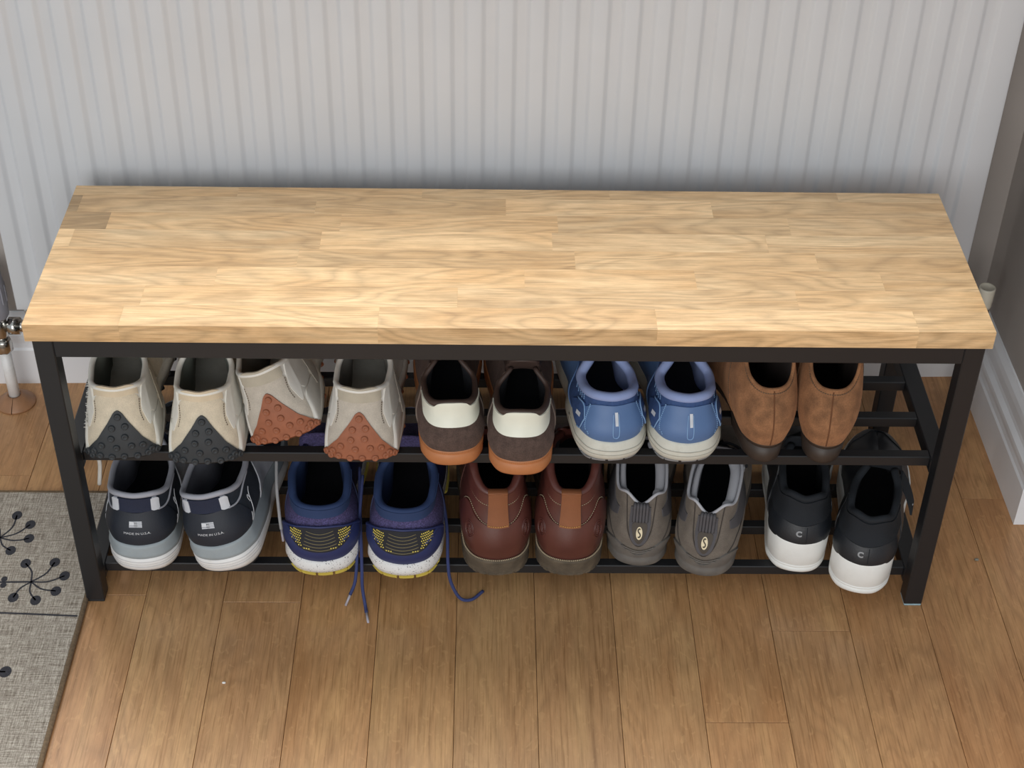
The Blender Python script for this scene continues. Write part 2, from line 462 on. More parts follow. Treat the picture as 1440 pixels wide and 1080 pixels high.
for sx in (-1, 1):
    for (y0, y1) in ((yo, yo + TW), (ybk - TW, ybk)):
        xa, xb = sorted((sx * xo, sx * (xo - TW)))
        z0 = .003
        leg = box('leg', xa, xb, y0, y1, z0, zt, black_metal, bench, bv=.0012)
        felt = mat('blue_felt', (150, 176, 184), 0.95, var=.2, vscale=200) if (sx == 1 and y0 < .1) else mat('black_rubber_foot', (24, 24, 26), .7)
        box('foot_pad', xa + .0005, xb - .0005, y0 + .0002, y1 - .0005, 0.0002, z0, felt, leg, bv=.0008)
    xa, xb = sorted((sx * xo, sx * (xo - TW)))
    box('top_rail', xa, xb, yo + TW, ybk - TW, zt - TW, zt, black_metal, bench, bv=.0012)
    for zs in (.2315, .0415):
        box('shelf_side_rail', xa, xb, yo + TW, ybk - TW, zs - .021, zs - .0004, black_metal, bench, bv=.0012)
for (y0, y1) in ((yo, yo + TW), (ybk - TW, ybk)):
    box('top_rail', -(xo - TW), xo - TW, y0, y1, zt - TW, zt, black_metal, bench, bv=.0012)
for zs in (.2315, .0415):
    for yb_ in (.0305, .1055, .1795, .2535):
        box('shelf_bar', -(xo - TW), xo - TW, yb_, yb_ + .0145, zs - .0145, zs, black_metal, bench, bv=.0010)

# ------------------------------------------------------------------ rug
rug_mat_s = NT('woven_rug')
def rug_material():
    s = rug_mat_s
    tc = s.node('ShaderNodeTexCoord')
    def stripes(v):
        mp = s.node('ShaderNodeMapping'); mp.inputs['Scale'].default_value = v
        s.link(tc.outputs['Object'], mp.inputs['Vector'])
        n = s.node('ShaderNodeTexNoise'); n.inputs['Scale'].default_value = 1; n.inputs['Detail'].default_value = 2
        s.link(mp.outputs[0], n.inputs['Vector']); return n.outputs['Fac']
    a = stripes((900, 40, 1)); b = stripes((40, 900, 1)); c = stripes((420, 420, 420))
    ca = s.ramp(a, [(.38, rgb(112, 102, 90)), (.62, rgb(196, 188, 176))])
    cb = s.ramp(b, [(.38, rgb(118, 106, 94)), (.62, rgb(200, 192, 180))])
    col = s.mix('MIX', .5, ca, cb)
    f = s.ramp(c, [(.35, (.8, .79, .77, 1)), (.65, (1.12, 1.12, 1.12, 1))])
    col = s.mix('MULTIPLY', 1.0, col, f)
    s.link(col, s.b.inputs['Base Color']); s.b.inputs['Roughness'].default_value = .95
    ad = s.node('ShaderNodeMath', operation='ADD'); s.link(a, ad.inputs[0]); s.link(b, ad.inputs[1])
    s.bump(ad.outputs[0], .5, .0012)
    return s.m
rug = empty('rug', (-.543, .206, 0)); tag(rug, 'greige woven rug with dark printed seed head stems beside the bench leg', 'rug')
rm = rug_material()
RH = .0075
box('rug_body', -1.25, -.0015, -1.6, -.0015, .0005, RH, rm, rug, bv=.002)
edge = mat('rug_binding', (128, 108, 84), .95, var=.25, vscale=300, bscale=700, bump=.5)
tube('rug_binding', [(-1.25, -.001, RH * .5 + .0002), (-.003, -.001, RH * .5 + .0002)], RH * .5, edge, rug, n=10)
tube('rug_binding', [(-.001, -.003, RH * .5 + .0002), (-.001, -1.6, RH * .5 + .0002)], RH * .5, edge, rug, n=10)
ink = mat('rug_ink', (52, 52, 58), .95, var=.25, vscale=400, fine=.2)
def rugpt(x, y): return (x + .543, y - .206)
def ink_dot(x, y, r, squash=1.0):
    V = []; 
    for zz in (RH - .0002, RH + .0004):
        for k in range(18):
            a = 2 * math.pi * k / 18
            q = rugpt(x + r * math.cos(a), y + r * squash * math.sin(a)); V.append((q[0], q[1], zz))
    F = [(k, (k + 1) % 18, 18 + (k + 1) % 18, 18 + k) for k in range(18)] + [tuple(range(18, 36))]
    mk('printed_seed', V, F, ink, rug, smooth=False)
def ink_line(pts, w):
    P = smoothpath([(*rugpt(*p), RH + .0004) for p in pts], 6)
    V = []; F = []
    for i, p in enumerate(P):
        d = P[min(i + 1, len(P) - 1)] - P[max(i - 1, 0)]; d = d / (np.linalg.norm(d) + 1e-9)
        nrm = np.array([-d[1], d[0], 0]) * w / 2
        for q in (p + nrm, p - nrm, p - nrm - [0, 0, .0006], p + nrm - [0, 0, .0006]): V.append(q)
    for i in range(len(P) - 1):
        for k in range(4): F.append((i * 4 + k, i * 4 + (k + 1) % 4, i * 4 + 4 + (k + 1) % 4, i * 4 + 4 + k))
    mk('printed_stem', V, F, ink, rug, smooth=False)
cA = (-.6804, .1116); cB = (-.6201, .0293)
dA = [(-.668, .1557), (-.6458, .1376), (-.6414, .1105), (-.6605, .0872), (-.70, .085), (-.715, .115), (-.70, .145)]
dB = [(-.635, .0632), (-.5971, .0655), (-.579, .0405), (-.5844, .0128), (-.6068, -.0039), (-.6366, .001)]
for c, ds in ((cA, dA), (cB, dB)):
    for d in ds:
        ink_dot(d[0], d[1], .0068, 1.25)
        mx = (c[0] * .5 + d[0] * .5 + (d[1] - c[1]) * .12, c[1] * .5 + d[1] * .5 - (d[0] - c[0]) * .12)
        ink_line([c, mx, d], .0022)
for d in [(-.6548, .0231), (-.656, .034), (-.66, .012)]: ink_dot(d[0], d[1], .004, 1.2)
ink_line([(-.80, .030), (-.70, .028), cB], .0026)
ink_line([(-.85, -.02), (-.75, -.024), (-.647, -.0261), (-.5474, -.031)], .0026)
ink_dot(-.6165, -.1249, .0075, 1.2); ink_line([(-.75, -.135), (-.68, -.125), (-.6165, -.1249)], .0022)
for d in [(-.66, -.1), (-.655, -.16), (-.69, -.09), (-.69, -.17)]: ink_dot(*d, .0068, 1.2)
tag(mk('crumb', *box_data(-.0022, .0022, -.0015, .0015, 0, .0022, .0008), mat('white_crumb', (235, 232, 228), .8), None), 'tiny white crumb lying on the oak floor', 'crumb').location = (-.3478, -.1353, .0001)
tag(mk('grit', *box_data(-.0028, .0028, -.002, .002, 0, .003, .0011), mat('grey_grit', (130, 128, 116), .8), None), 'small grey bit of grit on the floor near the right skirting', 'grit').location = (.636, .0866, .0001)
# ------------------------------------------------------------------ shoes
def hermite(xs, ys, x):
    """smooth curve through (xs, ys)"""
    xs = np.asarray(xs, float); ys = np.asarray(ys, float); x = np.clip(x, xs[0], xs[-1])
    if len(xs) == 2: return np.interp(x, xs, ys)
    d = np.diff(ys) / np.diff(xs)
    m = np.concatenate([[d[0]], (d[1:] + d[:-1]) / 2, [d[-1]]])
    for i in range(len(d)):
        if d[i] == 0: m[i] = m[i + 1] = 0
    i = np.clip(np.searchsorted(xs, x, side='right') - 1, 0, len(xs) - 2)
    h = xs[i + 1] - xs[i]; t = (x - xs[i]) / h
    return ((2 * t ** 3 - 3 * t * t + 1) * ys[i] + (t ** 3 - 2 * t * t + t) * h * m[i] + (-2 * t ** 3 + 3 * t * t) * ys[i + 1] + (t ** 3 - t * t) * h * m[i + 1])
def cr(K, k):
    """Catmull-Rom through the knots K (n,d), mirrored in x at both ends"""
    K = np.asarray(K, float); n = len(K); mir = np.ones(K.shape[1]); mir[0] = -1
    E = np.vstack([K[1] * mir, K, K[-2] * mir])
    k = np.clip(np.asarray(k, float), 0, n - 1)
    i = np.minimum(k.astype(int), n - 2); t = (k - i)[:, None]
    a, b, c, d = E[i], E[i + 1], E[i + 2], E[i + 3]
    return .5 * (2 * b + (c - a) * t + (2 * a - 5 * b + 4 * c - d) * t * t + (3 * b - 3 * c + d - a) * t ** 3)
KN = 11
def sstep(x): x = np.clip(x, 0, 1); return x * x * (3 - 2 * x)
TS = np.concatenate([np.linspace(0, 4, 33), np.linspace(4, KN, 40)[1:]])
TFULL = np.concatenate([-TS[::-1][:-1], TS])         # toe ... heel ... toe

class Shoe:
    def __init__(s, name, label, cat, group, loc, yaw=0, roll=0, pitch=0, side=1, L=.295, wh=.037, ww=.036, wb=.047, dh=.045, sq=1.0,
                 wo=.029, yb=.012, dT=.044, tz=(.1, .099, .094, .086, .084), yt=.125, zt=.105, gx=.019, zv=.07, ztoe=.045,
                 sole=(.03, .022), spring=.012, bulge=.004, pinch=.003, asym=.009, hole=5.0, low=None):
        s.root = empty(name, loc, (math.radians(pitch), math.radians(roll), -math.radians(yaw)))
        s.root.rotation_mode = 'ZXY'
        s.root.rotation_euler = (math.radians(pitch), math.radians(roll), -math.radians(yaw))
        tag(s.root, label, cat, group)
        s.side = side; s.L = L; s.wh = wh; s.sole = sole; s.spring = spring; s.bl = bulge; s.pn = pinch; s.asym = asym; s.hole = hole; s.gx = gx
        an = [0, math.radians(32), math.radians(62), math.pi / 2]
        B = [(wh * abs(math.sin(a)) ** sq, dh * (1 - math.cos(a))) for a in an]
        B += [(wh * 1.0, max(.085, dh + .035)), (ww, .43 * L), ((ww + wb) / 2 * 1.02, .56 * L), (wb, .69 * L), (wb * .93, .81 * L), (wb * .70, .915 * L), (wb * .37, .98 * L), (0, L)]
        s.B = np.array(B)
        T = [(wo * abs(math.sin(a)) ** sq, yb + dT * (1 - math.cos(a)), tz[i]) for i, a in enumerate(an)]
        T += [(wo * .97, (yb + dT) * .45 + yt * .55, tz[4]), (gx, yt, zt), (gx * .9, (yt + .60 * L) / 2, zt * .5 + zv * .5 + .004), (gx * .55, .60 * L, zv), (0, .69 * L, zv * .62 + ztoe * .38 + .002), (0, .79 * L, zv * .25 + ztoe * .75 + .002), (0, .88 * L, ztoe + .003), (0, .945 * L, ztoe - .006)]
        s.T = np.array(T)
    def xa(s, P):
        y = np.clip(P[:, 1] / s.L, 0, 1.1)
        P[:, 0] += -s.side * s.asym * (y ** 2) + s.side * s.asym * .5 * np.sin(np.pi * y) ** 2
        return P
    def zl(s, h, f, mods=None, spring=None):
        sp = s.spring if spring is None else spring
        base = [h] * 5 + [h * .75 + f * .25, h * .4 + f * .6, f, f + sp * .12, f + sp * .42, f + sp * .8, f + sp]
        if mods:
            for k, v in mods.items(): base[k] += v
        return base
    def zk(s, zlist, k): return hermite(range(KN + 1), zlist, k)
    def base(s, t, off=0.0):
        k = np.abs(t); sg = np.where(t < 0, -1.0, 1.0)
        b = cr(s.B, k); e = 1e-3
        tg = cr(s.B, np.minimum(k + e, KN)) - cr(s.B, np.maximum(k - e, 0))
        nx, ny = tg[:, 1], -tg[:, 0]
        ln = np.sqrt(nx * nx + ny * ny) + 1e-12; nx /= ln; ny /= ln
        nx = np.where(k < 2e-3, 0, nx); ny = np.where(k < 2e-3, -1, ny); nx = np.where(k > KN - 2e-3, 0, nx); ny = np.where(k > KN - 2e-3, 1, ny)
        return k, sg, b, nx, ny
    def S(s, t, v, off=0.0):
        t = np.asarray(t, float).ravel(); v = np.asarray(v, float).ravel()
        P = s._S(t, v)
        if np.any(np.asarray(off) != 0):
            e = 2e-3
            du = s._S(t + e, v) - s._S(t - e, v); dv = s._S(t, v + e) - s._S(t, v - e)
            n = np.cross(du, dv); n /= (np.linalg.norm(n, axis=1)[:, None] + 1e-12)
            P = P + n * np.broadcast_to(np.asarray(off, float), t.shape)[:, None]
        return P
    def normal(s, t, v):
        t = np.array([t], float); v = np.array([v], float); e = 2e-3
        du = s._S(t + e, v) - s._S(t - e, v); dv = s._S(t, v + e) - s._S(t, v - e)
        n = np.cross(du, dv)[0]; return n / np.linalg.norm(n), np.linalg.norm(du[0]) / (2 * e), np.linalg.norm(dv[0]) / (2 * e), du[0], dv[0]
    def _S(s, t, v):
        k, sg, b, nx, ny = s.base(t)
        T = cr(s.T, k)
        zf = s.zk(s.zl(s.sole[0], s.sole[1]), k)
        e = sstep((k - 4.0) / 4.0)
        vc = np.clip(v, 0, 1.0)
        wl = v; wd = 1 - np.cos(vc * np.pi / 2); hz = wl * (1 - e) + wd * e
        vz = wl * (1 - e) + np.sin(vc * np.pi / 2) * e
        bl = s.bl * (1 - e * .6) * np.sin(np.pi * vc) + s.pn * (1 - e) * np.sin(2 * np.pi * vc)
        x = b[:, 0] + (T[:, 0] - b[:, 0]) * hz + nx * bl
        y = b[:, 1] + (T[:, 1] - b[:, 1]) * hz + ny * bl
        z = zf + (T[:, 2] - zf) * vz
        x = np.maximum(x, 0)
        return s.xa(np.stack([x * sg, y, z], 1))
    # ---- parts
    def grid(s, name, tv, mat_, smooth=True, closed=False): pass
    def upper(s, m, name='upper'):
        vs_ = np.linspace(0, 1, 15); nt = len(TFULL)
        tt, vv = np.meshgrid(TFULL, vs_)
        P = s.S(tt, vv)
        F = [(j * nt + i, j * nt + i + 1, (j + 1) * nt + i + 1, (j + 1) * nt + i) for j in range(len(vs_) - 1) for i in range(nt - 1)]
        return mk(name, P, F, m, s.root)
    def lining(s, m, mi, depth=None, kend=6.5):
        ks = TS[TS <= kend]; t = np.concatenate([-ks[::-1][:-1], ks]); nt = len(t)
        k, sg, b, nx, ny = s.base(t); T = cr(s.T, k)
        zin = s.zk(s.zl(s.sole[0], s.sole[1]), k) + .004
        rings = []
        for (w, dz) in ((0, 0), (.12, .12), (.35, .5), (.5, 1.0)):
            x = T[:, 0] * (1 - w) + b[:, 0] * w - nx * (.0035 if w else 0); y = T[:, 1] * (1 - w) + b[:, 1] * w - ny * (.0045 if w else 0)
            z = T[:, 2] * (1 - dz) + zin * dz
            rings.append(s.xa(np.stack([np.maximum(x, 0) * sg, y, z], 1)))
        P = np.vstack(rings)
        F = [(j * nt + i, j * nt + i + 1, (j + 1) * nt + i + 1, (j + 1) * nt + i) for j in range(3) for i in range(nt - 1)]
        mk('lining', P, F, m, s.root)
        # insole: strips across
        ks = TS[TS <= 10]; k, sg, b, nx, ny = s.base(ks)
        x = b[:, 0] * .93; y = b[:, 1] + .006 * (1 - k / 5.5); z = s.zk(s.zl(s.sole[0], s.sole[1]), k) + .005
        A = s.xa(np.stack([x, y, z], 1)); Bm = s.xa(np.stack([-x, y, z], 1)); n = len(ks)
        mk('insole', np.vstack([A, Bm]), [(i, i + 1, n + i + 1, n + i) for i in range(n - 1)], mi, s.root)
    def collar(s, m, r=.0045, kend=4.9, name='collar', inward=.5, drop=.0, r0=None, parent=None, kstart=None):
        if kstart is None:
            ks = np.linspace(0, kend, 40); t = np.concatenate([-ks[::-1][:-1], ks])
        else: t = np.linspace(kstart, kend, 40)
        k, sg, b, nx, ny = s.base(t); T = cr(s.T, k)
        x = T[:, 0] - nx * r * inward; y = T[:, 1] - ny * r * inward
        P = s.xa(np.stack([np.maximum(x, 0) * sg, y, T[:, 2] - drop], 1))
        rr = [r * (1 - .35 * abs(a) / kend) if r0 is None else r0 + (r - r0) * (abs(a) / kend) for a in t]
        return tube(name, P, rr, m, parent or s.root, n=10)
    def tongue(s, m, up=.022, w=1.25, lean=.004, thick=.004, edge=None):
        n, mW = 14, 9
        y0, z0 = s.T[7, 1] + .012, s.T[7, 2] - .003
        y1, z1 = s.T[5, 1], s.T[5, 2]
        V = []
        for layer in (0, 1):
            for i in range(n):
                f = i / (n - 1)
                if f < .75:
                    g = f / .75
                    k = 7 - 2 * g; T = cr(s.T, np.array([k]))[0]
                    yc, zc, hw = T[1], T[2] - .0015, max(T[0] * w, .008)
                else:
                    g = (f - .75) / .25
                    yc, zc, hw = y1 - lean * g - .006 * g, z1 - .0015 + up * g, s.gx * w * (1 + .12 * math.sin(g * math.pi)) * (1 - .12 * g)
                for j in range(mW):
                    a = (j / (mW - 1)) * 2 - 1
                    V.append((a * hw, yc + (.002 if layer else 0) + .01 * a * a * (f - .3 if f > .3 else 0), zc - .012 * a * a * (1 - .4 * f) - (thick if layer else 0)))
        P = s.xa(np.array(V)); off = n * mW; F = []
        for i in range(n - 1):
            for j in range(mW - 1):
                q = (i * mW + j, i * mW + j + 1, (i + 1) * mW + j + 1, (i + 1) * mW + j)
                F.append(q); F.append(tuple(off + a for a in reversed(q)))
        rim = [i * mW for i in range(n)] + [(n - 1) * mW + j for j in range(1, mW)] + [i * mW + mW - 1 for i in range(n - 2, -1, -1)]
        for a, b in zip(rim, rim[1:]): F.append((a, b, off + b, off + a))
        o = mk('tongue', P, F, m, s.root)
        if edge:
            tube('tongue_edge', [P[(n - 1) * mW + j] for j in range(mW)], .0022, edge, o, n=8)
        return o
    def laces(s, m, rows=5, r=.0024, k0=5.08, k1=6.85, flat=True, eye=None):
        for i in range(rows):
            k = k0 + (k1 - k0) * i / (rows - 1)
            a = s.S([k], [.93], .002)[0]; b = s.S([-k - .18], [.93], .002)[0]
            pts = []
            for j in range(11):
                f = j / 10; p = a * (1 - f) + b * f; p[2] += .0065 * math.sin(math.pi * f); pts.append(p)
            tube('lace', pts, r, m, s.root, n=8)
            a = s.S([-k], [.93], .002)[0]; b = s.S([k + .3], [.93], .002)[0]
            pts = []
            for j in range(11):
                f = j / 10; p = a * (1 - f) + b * f; p[2] += .009 * math.sin(math.pi * f); pts.append(p)
            tube('lace', pts, r, m, s.root, n=8)
            if eye:
                for sg in (-1, 1):
                    s.stud('eyelet', sg * k, .93, eye, .0036, .0016)
    def ring(s, off, zlist, t):
        k, sg, b, nx, ny = s.base(t)
        o = hermite(range(KN + 1), off, k) if isinstance(off, (list, tuple)) else np.full(len(t), off)
        z = s.zk(zlist, k) if isinstance(zlist, (list, tuple)) else np.full(len(t), zlist)
        return s.xa(np.stack([np.maximum(b[:, 0] + nx * o, 0) * sg, b[:, 1] + ny * o, z], 1))
    def layer(s, name, rings, m, label=None, parent=None, smooth=True):
        """closed solid lofted around the outline; rings = [(offset, zlist), ...] from bottom to top"""
        t = TFULL; nt = len(t) - 1
        P = np.vstack([s.ring(o, z, t)[:-1] for o, z in rings])
        F = [(j * nt + i, j * nt + (i + 1) % nt, (j + 1) * nt + (i + 1) % nt, (j + 1) * nt + i) for j in range(len(rings) - 1) for i in range(nt)]
        c = nt // 2
        def cap(o):
            out = [(o + c, o + c + 1, o + c - 1)]
            for i in range(1, c - 1): out.append((o + c + i, o + c + i + 1, o + c - i - 1, o + c - i))
            out.append((o + c + c - 1, o + 0, o + 1))
            return out
        F += cap(0) + cap((len(rings) - 1) * nt)
        ob = mk(name, P, F, m, parent or s.root, smooth=smooth, label=label)
        return ob
    def segment(s, name, t0, t1, sec, m, n=10, parent=None):
        """a block along part of the outline; sec = [(off, z)] closed cross-section"""
        t = np.linspace(t0, t1, n); q = len(sec)
        R = [s.ring(o, z, t) for o, z in sec]
        P = [R[j][i] for i in range(n) for j in range(q)]
        F = [(i * q + j, i * q + (j + 1) % q, (i + 1) * q + (j + 1) % q, (i + 1) * q + j) for i in range(n - 1) for j in range(q)]
        F += [tuple(range(q)), tuple(reversed(range((n - 1) * q, n * q)))]
        return mk(name, P, F, m, parent or s.root, smooth=False)
    def panel(s, name, ts, lo, hi, m, h=.0012, n=48, nv=14, sm=True, parent=None, label=None, inset=-.0012):
        t = np.linspace(ts[0], ts[-1], n)
        f = hermite if sm else (lambda a, b, c: np.interp(c, a, b))
        l = f(ts, lo, t); u = f(ts, hi, t)
        g = np.linspace(0, 1, nv)
        vv = l[None, :] + (u - l)[None, :] * g[:, None]; tt = np.broadcast_to(t, vv.shape)
        # rounded rim: lower offset on the border
        hh = np.full(vv.shape, h); 
        P = np.vstack([s.S(tt, vv, hh.ravel()), s.S(tt, vv, inset)])
        N = n * nv
        F = []
        for j in range(nv - 1):
            for i in range(n - 1):
                q = (j * n + i, j * n + i + 1, (j + 1) * n + i + 1, (j + 1) * n + i); F.append(q)
        rim = list(range(n)) + [j * n + n - 1 for j in range(1, nv)] + [(nv - 1) * n + i for i in range(n - 2, -1, -1)] + [j * n for j in range(nv - 2, 0, -1)]
        for a, b in zip(rim, rim[1:] + rim[:1]): F.append((a, b, N + b, N + a))
        o = mk(name, P, F, m, parent or s.root, label=label)
        o.data.set_sharp_from_angle(angle=math.radians(50)) if hasattr(o.data, 'set_sharp_from_angle') else None
        return o
    def seam(s, name, pts, m, r=.0006, off=.0008, n=10, dashed=False, parent=None):
        tv = smoothpath([(a, b) for a, b in pts], n); tv = np.array(tv)
        P = s.S(tv[:, 0], tv[:, 1], off)
        if not dashed: return tube(name, P, r, m, parent or s.root, n=6)
        # resample at 3 mm, leave gaps
        d = np.concatenate([[0], np.cumsum(np.linalg.norm(np.diff(P, axis=0), axis=1))])
        V = []; F = []
        x = 0
        while x + .0018 < d[-1]:
            seg = [np.array([np.interp(q, d, P[:, c]) for c in range(3)]) for q in (x, x + .0009, x + .0018)]
            v, f = tube_data(seg, r, 5); F += [tuple(i + len(V) for i in q) for q in f]; V += v
            x += .0029
        o = mk(name, V, F, m, parent or s.root); o['kind'] = 'stuff'
        return o
    def decal(s, name, loops, t0, v0, m, off=.0008, parent=None, label=None, faces=None, ang=0):
        """flat shape in metres (a right, b up) wrapped on the surface; loops = list of points"""
        _, lt, lv, _, _ = s.normal(t0, v0)
        A = np.array(loops, float)
        if ang:
            c, q = math.cos(ang), math.sin(ang); A = np.stack([A[:, 0] * c - A[:, 1] * q, A[:, 0] * q + A[:, 1] * c], 1)
        P = s.S(t0 + A[:, 0] / lt, v0 + A[:, 1] / lv, off)
        return mk(name, P, faces or [tuple(range(len(P)))], m, parent or s.root, smooth=False, label=label)
    def text(s, name, txt, size, t0, v0, m, off=.0009, ang=0, parent=None, sx=1.0, bold=0.0):
        cu = bpy.data.curves.new('txt', 'FONT'); cu.body = txt; cu.offset = bold; cu.size = size; cu.align_x = 'CENTER'; cu.align_y = 'CENTER'; cu.resolution_u = 3
        o = bpy.data.objects.new('txt', cu); COL.objects.link(o)
        dg = bpy.context.evaluated_depsgraph_get(); dg.update()
        me = o.evaluated_get(dg).to_mesh()
        vs2 = [(v.co.x * sx, v.co.y) for v in me.vertices]; fs = [tuple(p.vertices) for p in me.polygons]
        o.evaluated_get(dg).to_mesh_clear(); bpy.data.objects.remove(o); bpy.data.curves.remove(cu)
        return s.decal(name, vs2, t0, v0, m, off, parent, faces=fs, ang=ang)
    def frame_at(s, t, v, off=0.0):
        n, _, _, du, dv = s.normal(t, v)
        P = s.S([t], [v], off)[0] if off else s.S([t], [v])[0]
        n = Vector(n); u = Vector(du).normalized(); w = n.cross(u).normalized(); u = w.cross(n)
        return Matrix(((u.x, w.x, n.x, P[0]), (u.y, w.y, n.y, P[1]), (u.z, w.z, n.z, P[2]), (0, 0, 0, 1)))
    def stud(s, name, t, v, m, r, h, parent=None, off=0.0):
        key = ('stud', m.name, r, h)
        if key not in STUDS:
            V = []; F = []; n = 12
            prof = [(1.12, -.35), (1.06, .35), (.9, .85), (.55, 1.0), (.45, .82)]
            for (a, b) in prof:
                for k in range(n): V.append((a * r * math.cos(2 * math.pi * k / n), a * r * math.sin(2 * math.pi * k / n), b * h))
            for j in range(len(prof) - 1):
                for k in range(n): F.append((j * n + k, j * n + (k + 1) % n, (j + 1) * n + (k + 1) % n, (j + 1) * n + k))
            F.append(tuple((len(prof) - 1) * n + k for k in range(n)))
            o = mk(name, V, F, m); STUDS[key] = o.data
            bpy.data.objects.remove(o)
        return shared(name, STUDS[key], parent or s.root, matrix=s.frame_at(t, v, off))
STUDS = {}
def both(f):
    for sg in (-1, 1): f(sg)
def mirror_t(ts, lo, hi, sg):
    if sg > 0: return ts, lo, hi
    return [-a for a in ts][::-1], lo[::-1], hi[::-1]

# colours of leather, suede, rubber, mesh
dark_in = mat('dark_lining', (34, 36, 42), .9, var=.2, vscale=120, bscale=800, bump=.2)
black_in = mat('black_insole', (24, 26, 32), .9, var=.2, vscale=120)
lace_white = mat('white_lace', (222, 220, 214), .85, bscale=1200, bump=.4)
lace_grey = mat('grey_lace', (168, 168, 170), .85, bscale=1200, bump=.4)
lace_navy = mat('navy_lace', (52, 62, 108), .85, bscale=1200, bump=.4)
thread = mat('pale_thread', (176, 160, 134), .8)
dark_thread = mat('dark_thread', (96, 84, 70), .8)

UZ, LZ = .2317, .0417
G_UP, G_LO = 'shoes on the upper shelf', 'shoes on the lower shelf'

# ---- A and B: retro runners with a studded wedge climbing the heel
def runner(name, label, grp, loc, yaw, roll, pitch, side, heel_col, side_col, rubber_col, lining_col, tabcol, fray=False, pre=''):
    tabv = .90 if pre == 'cream' else .83
    s = Shoe(name, label, 'shoe', grp, loc, yaw, roll, pitch, side, L=.285, wh=.0435, ww=.036, wb=.0445, dh=.022, sq=.74, wo=.0325, yb=.020, dT=.040,
             tz=(.095, .0945, .089, .087, .090), yt=.112, zt=.106, gx=.018, zv=.072, ztoe=.045, sole=(.010, .012), spring=.016, bulge=.0005, pinch=.0015)
    sue = mat(pre + '_suede', heel_col, .92, var=.1, vscale=60, bscale=900, bump=.35, sheen=.25, fine=.08)
    lea = mat(pre + '_leather', side_col, .55, var=.05, vscale=40, bscale=500, bump=.15, dirt=.12)
    rub = mat(pre + '_rubber', rubber_col, .6, var=.12, vscale=90, bscale=700, bump=.2)
    lin_ = mat(pre + '_lining', lining_col, .9, var=.1, bscale=900, bump=.3)
    foam = mat(pre + '_midsole', (226, 224, 216), .6, var=.04, dirt=.2)
    s.upper(lea); s.lining(lin_, mat(pre + '_insole', tuple(c * .75 for c in lining_col), .9, var=.1))
    s.collar(lea, .0036, 4.8, r0=.0034, inward=.3)
    # sole
    zb = s.zl(.003, .001, {0: .006, 1: .004, 2: .001}); z1 = s.zl(.006, .006); z2 = s.zl(.0105, .016, {4: .004, 5: .008, 6: .006}); z3 = s.zl(.0125, .024, {4: .006, 5: .01, 6: .006})
    s.layer('outsole', [(-.006, zb), (.000, zb), (.0015, z1), (.001, s.zl(.011, .010))], rub)
    s.layer('midsole', [(.0, s.zl(.007, .008)), ([.0] * 3 + [.002, .004] + [.003] * 7, z1), ([.0] * 3 + [.0015, .004] + [.003] * 7, z2), ([-.001] * 3 + [0, .002] + [.001] * 7, z3)], foam)
    # heel: suede counter, top tab, side overlays, studded triangle
    s.panel('heel_counter', [-2.1, -1.2, 0, 1.2, 2.1], [.0, .0, .0, .0, .0], [.50, .86, .95, .86, .50], sue, h=.0010)
    s.panel('heel_tab', [-1.3, -1.05, 0, 1.05, 1.3], [.87, tabv, tabv, tabv, .87], [.98, 1.03, 1.045, 1.03, .98], mat(pre + '_tab', tabcol, .95, var=.12, bscale=800, bump=.4, sheen=.2), h=.0020)
    def side_ov(sg):
        s.panel('side_overlay', *mirror_t([1.35, 1.75, 2.3, 3.2, 4.2], [.62, .40, .55, .45, .5], [.70, .96, 1.0, 1.0, .98], sg), lea, h=.0020)
        s.panel('lower_overlay', *mirror_t([1.9, 2.5, 3.3, 4.6], [.0, .0, .0, .0], [.06, .40, .42, .18], sg), lea, h=.0017)
        s.seam('stitching', [(sg * 1.3, .80), (sg * 1.18, .62), (sg * 1.3, .46)], dark_thread, .0005, .0013, dashed=True)
        s.panel('eyestay', *mirror_t([4.7, 5.2, 6.2, 7.2], [.72, .70, .66, .6], [1.0, 1.0, 1.0, 1.0], sg), sue, h=.0015)
        # big slanted letter on the flank
        s.panel('side_letter', *mirror_t([3.7, 3.9, 4.6, 4.9], [.2, .18, .2, .3], [.36, .8, .85, .86], sg), sue, h=.0026, sm=False)
        s.panel('side_letter', *mirror_t([5.1, 5.35, 5.9, 6.1], [.2, .18, .2, .3], [.36, .8, .85, .86], sg), sue, h=.0026, sm=False)
    both(side_ov)
    s.panel('toe_cap', [8.2, 9, 10, 11], [.0, .0, .0, .0], [.2, .55, .7, .75], sue, h=.0012); s.panel('toe_cap', [-11, -10, -9, -8.2], [0, 0, 0, 0], [.75, .7, .55, .2], sue, h=.0012)
    tri = s.panel('heel_wedge', [-2.7, -2.1, -1.6, -1.0, -.5, -.2, 0, .2, .5, 1.0, 1.6, 2.1, 2.7], [-.02] * 13, [.0, .035, .12, .27, .50, .66, .70, .66, .50, .27, .12, .035, .0], rub, h=.0030, sm=False, n=60)
    for (t, v) in [(0, .60), (-.30, .44), (.28, .46), (-.36, .29), (.22, .31), (-.80, .18), (-.18, .15), (.44, .17), (.92, .16), (-1.25, .08), (1.4, .06), (-1.9, .02), (-1.4, .0), (-.9, .02), (-.4, .0), (.1, .01), (.62, .0), (1.15, .02), (1.9, .01)]:
        s.stud('stud', t, max(v, .0), rub, .0041, .0027, parent=tri, off=.0030)
    for k in np.linspace(-9.5, 9.5, 24):
        p = s.ring(.0005, s.zl(.001, .001), np.array([k]))[0]
        if abs(k) > 2.9: shared('stud', STUDS[('stud', rub.name, .0041, .0027)], tri, matrix=Matrix.Translation(Vector(p) + Vector((0, 0, .0035))))
    s.tongue(lin_, up=.026); s.laces(lace_white if pre == 'cream' else lace_grey, 5)
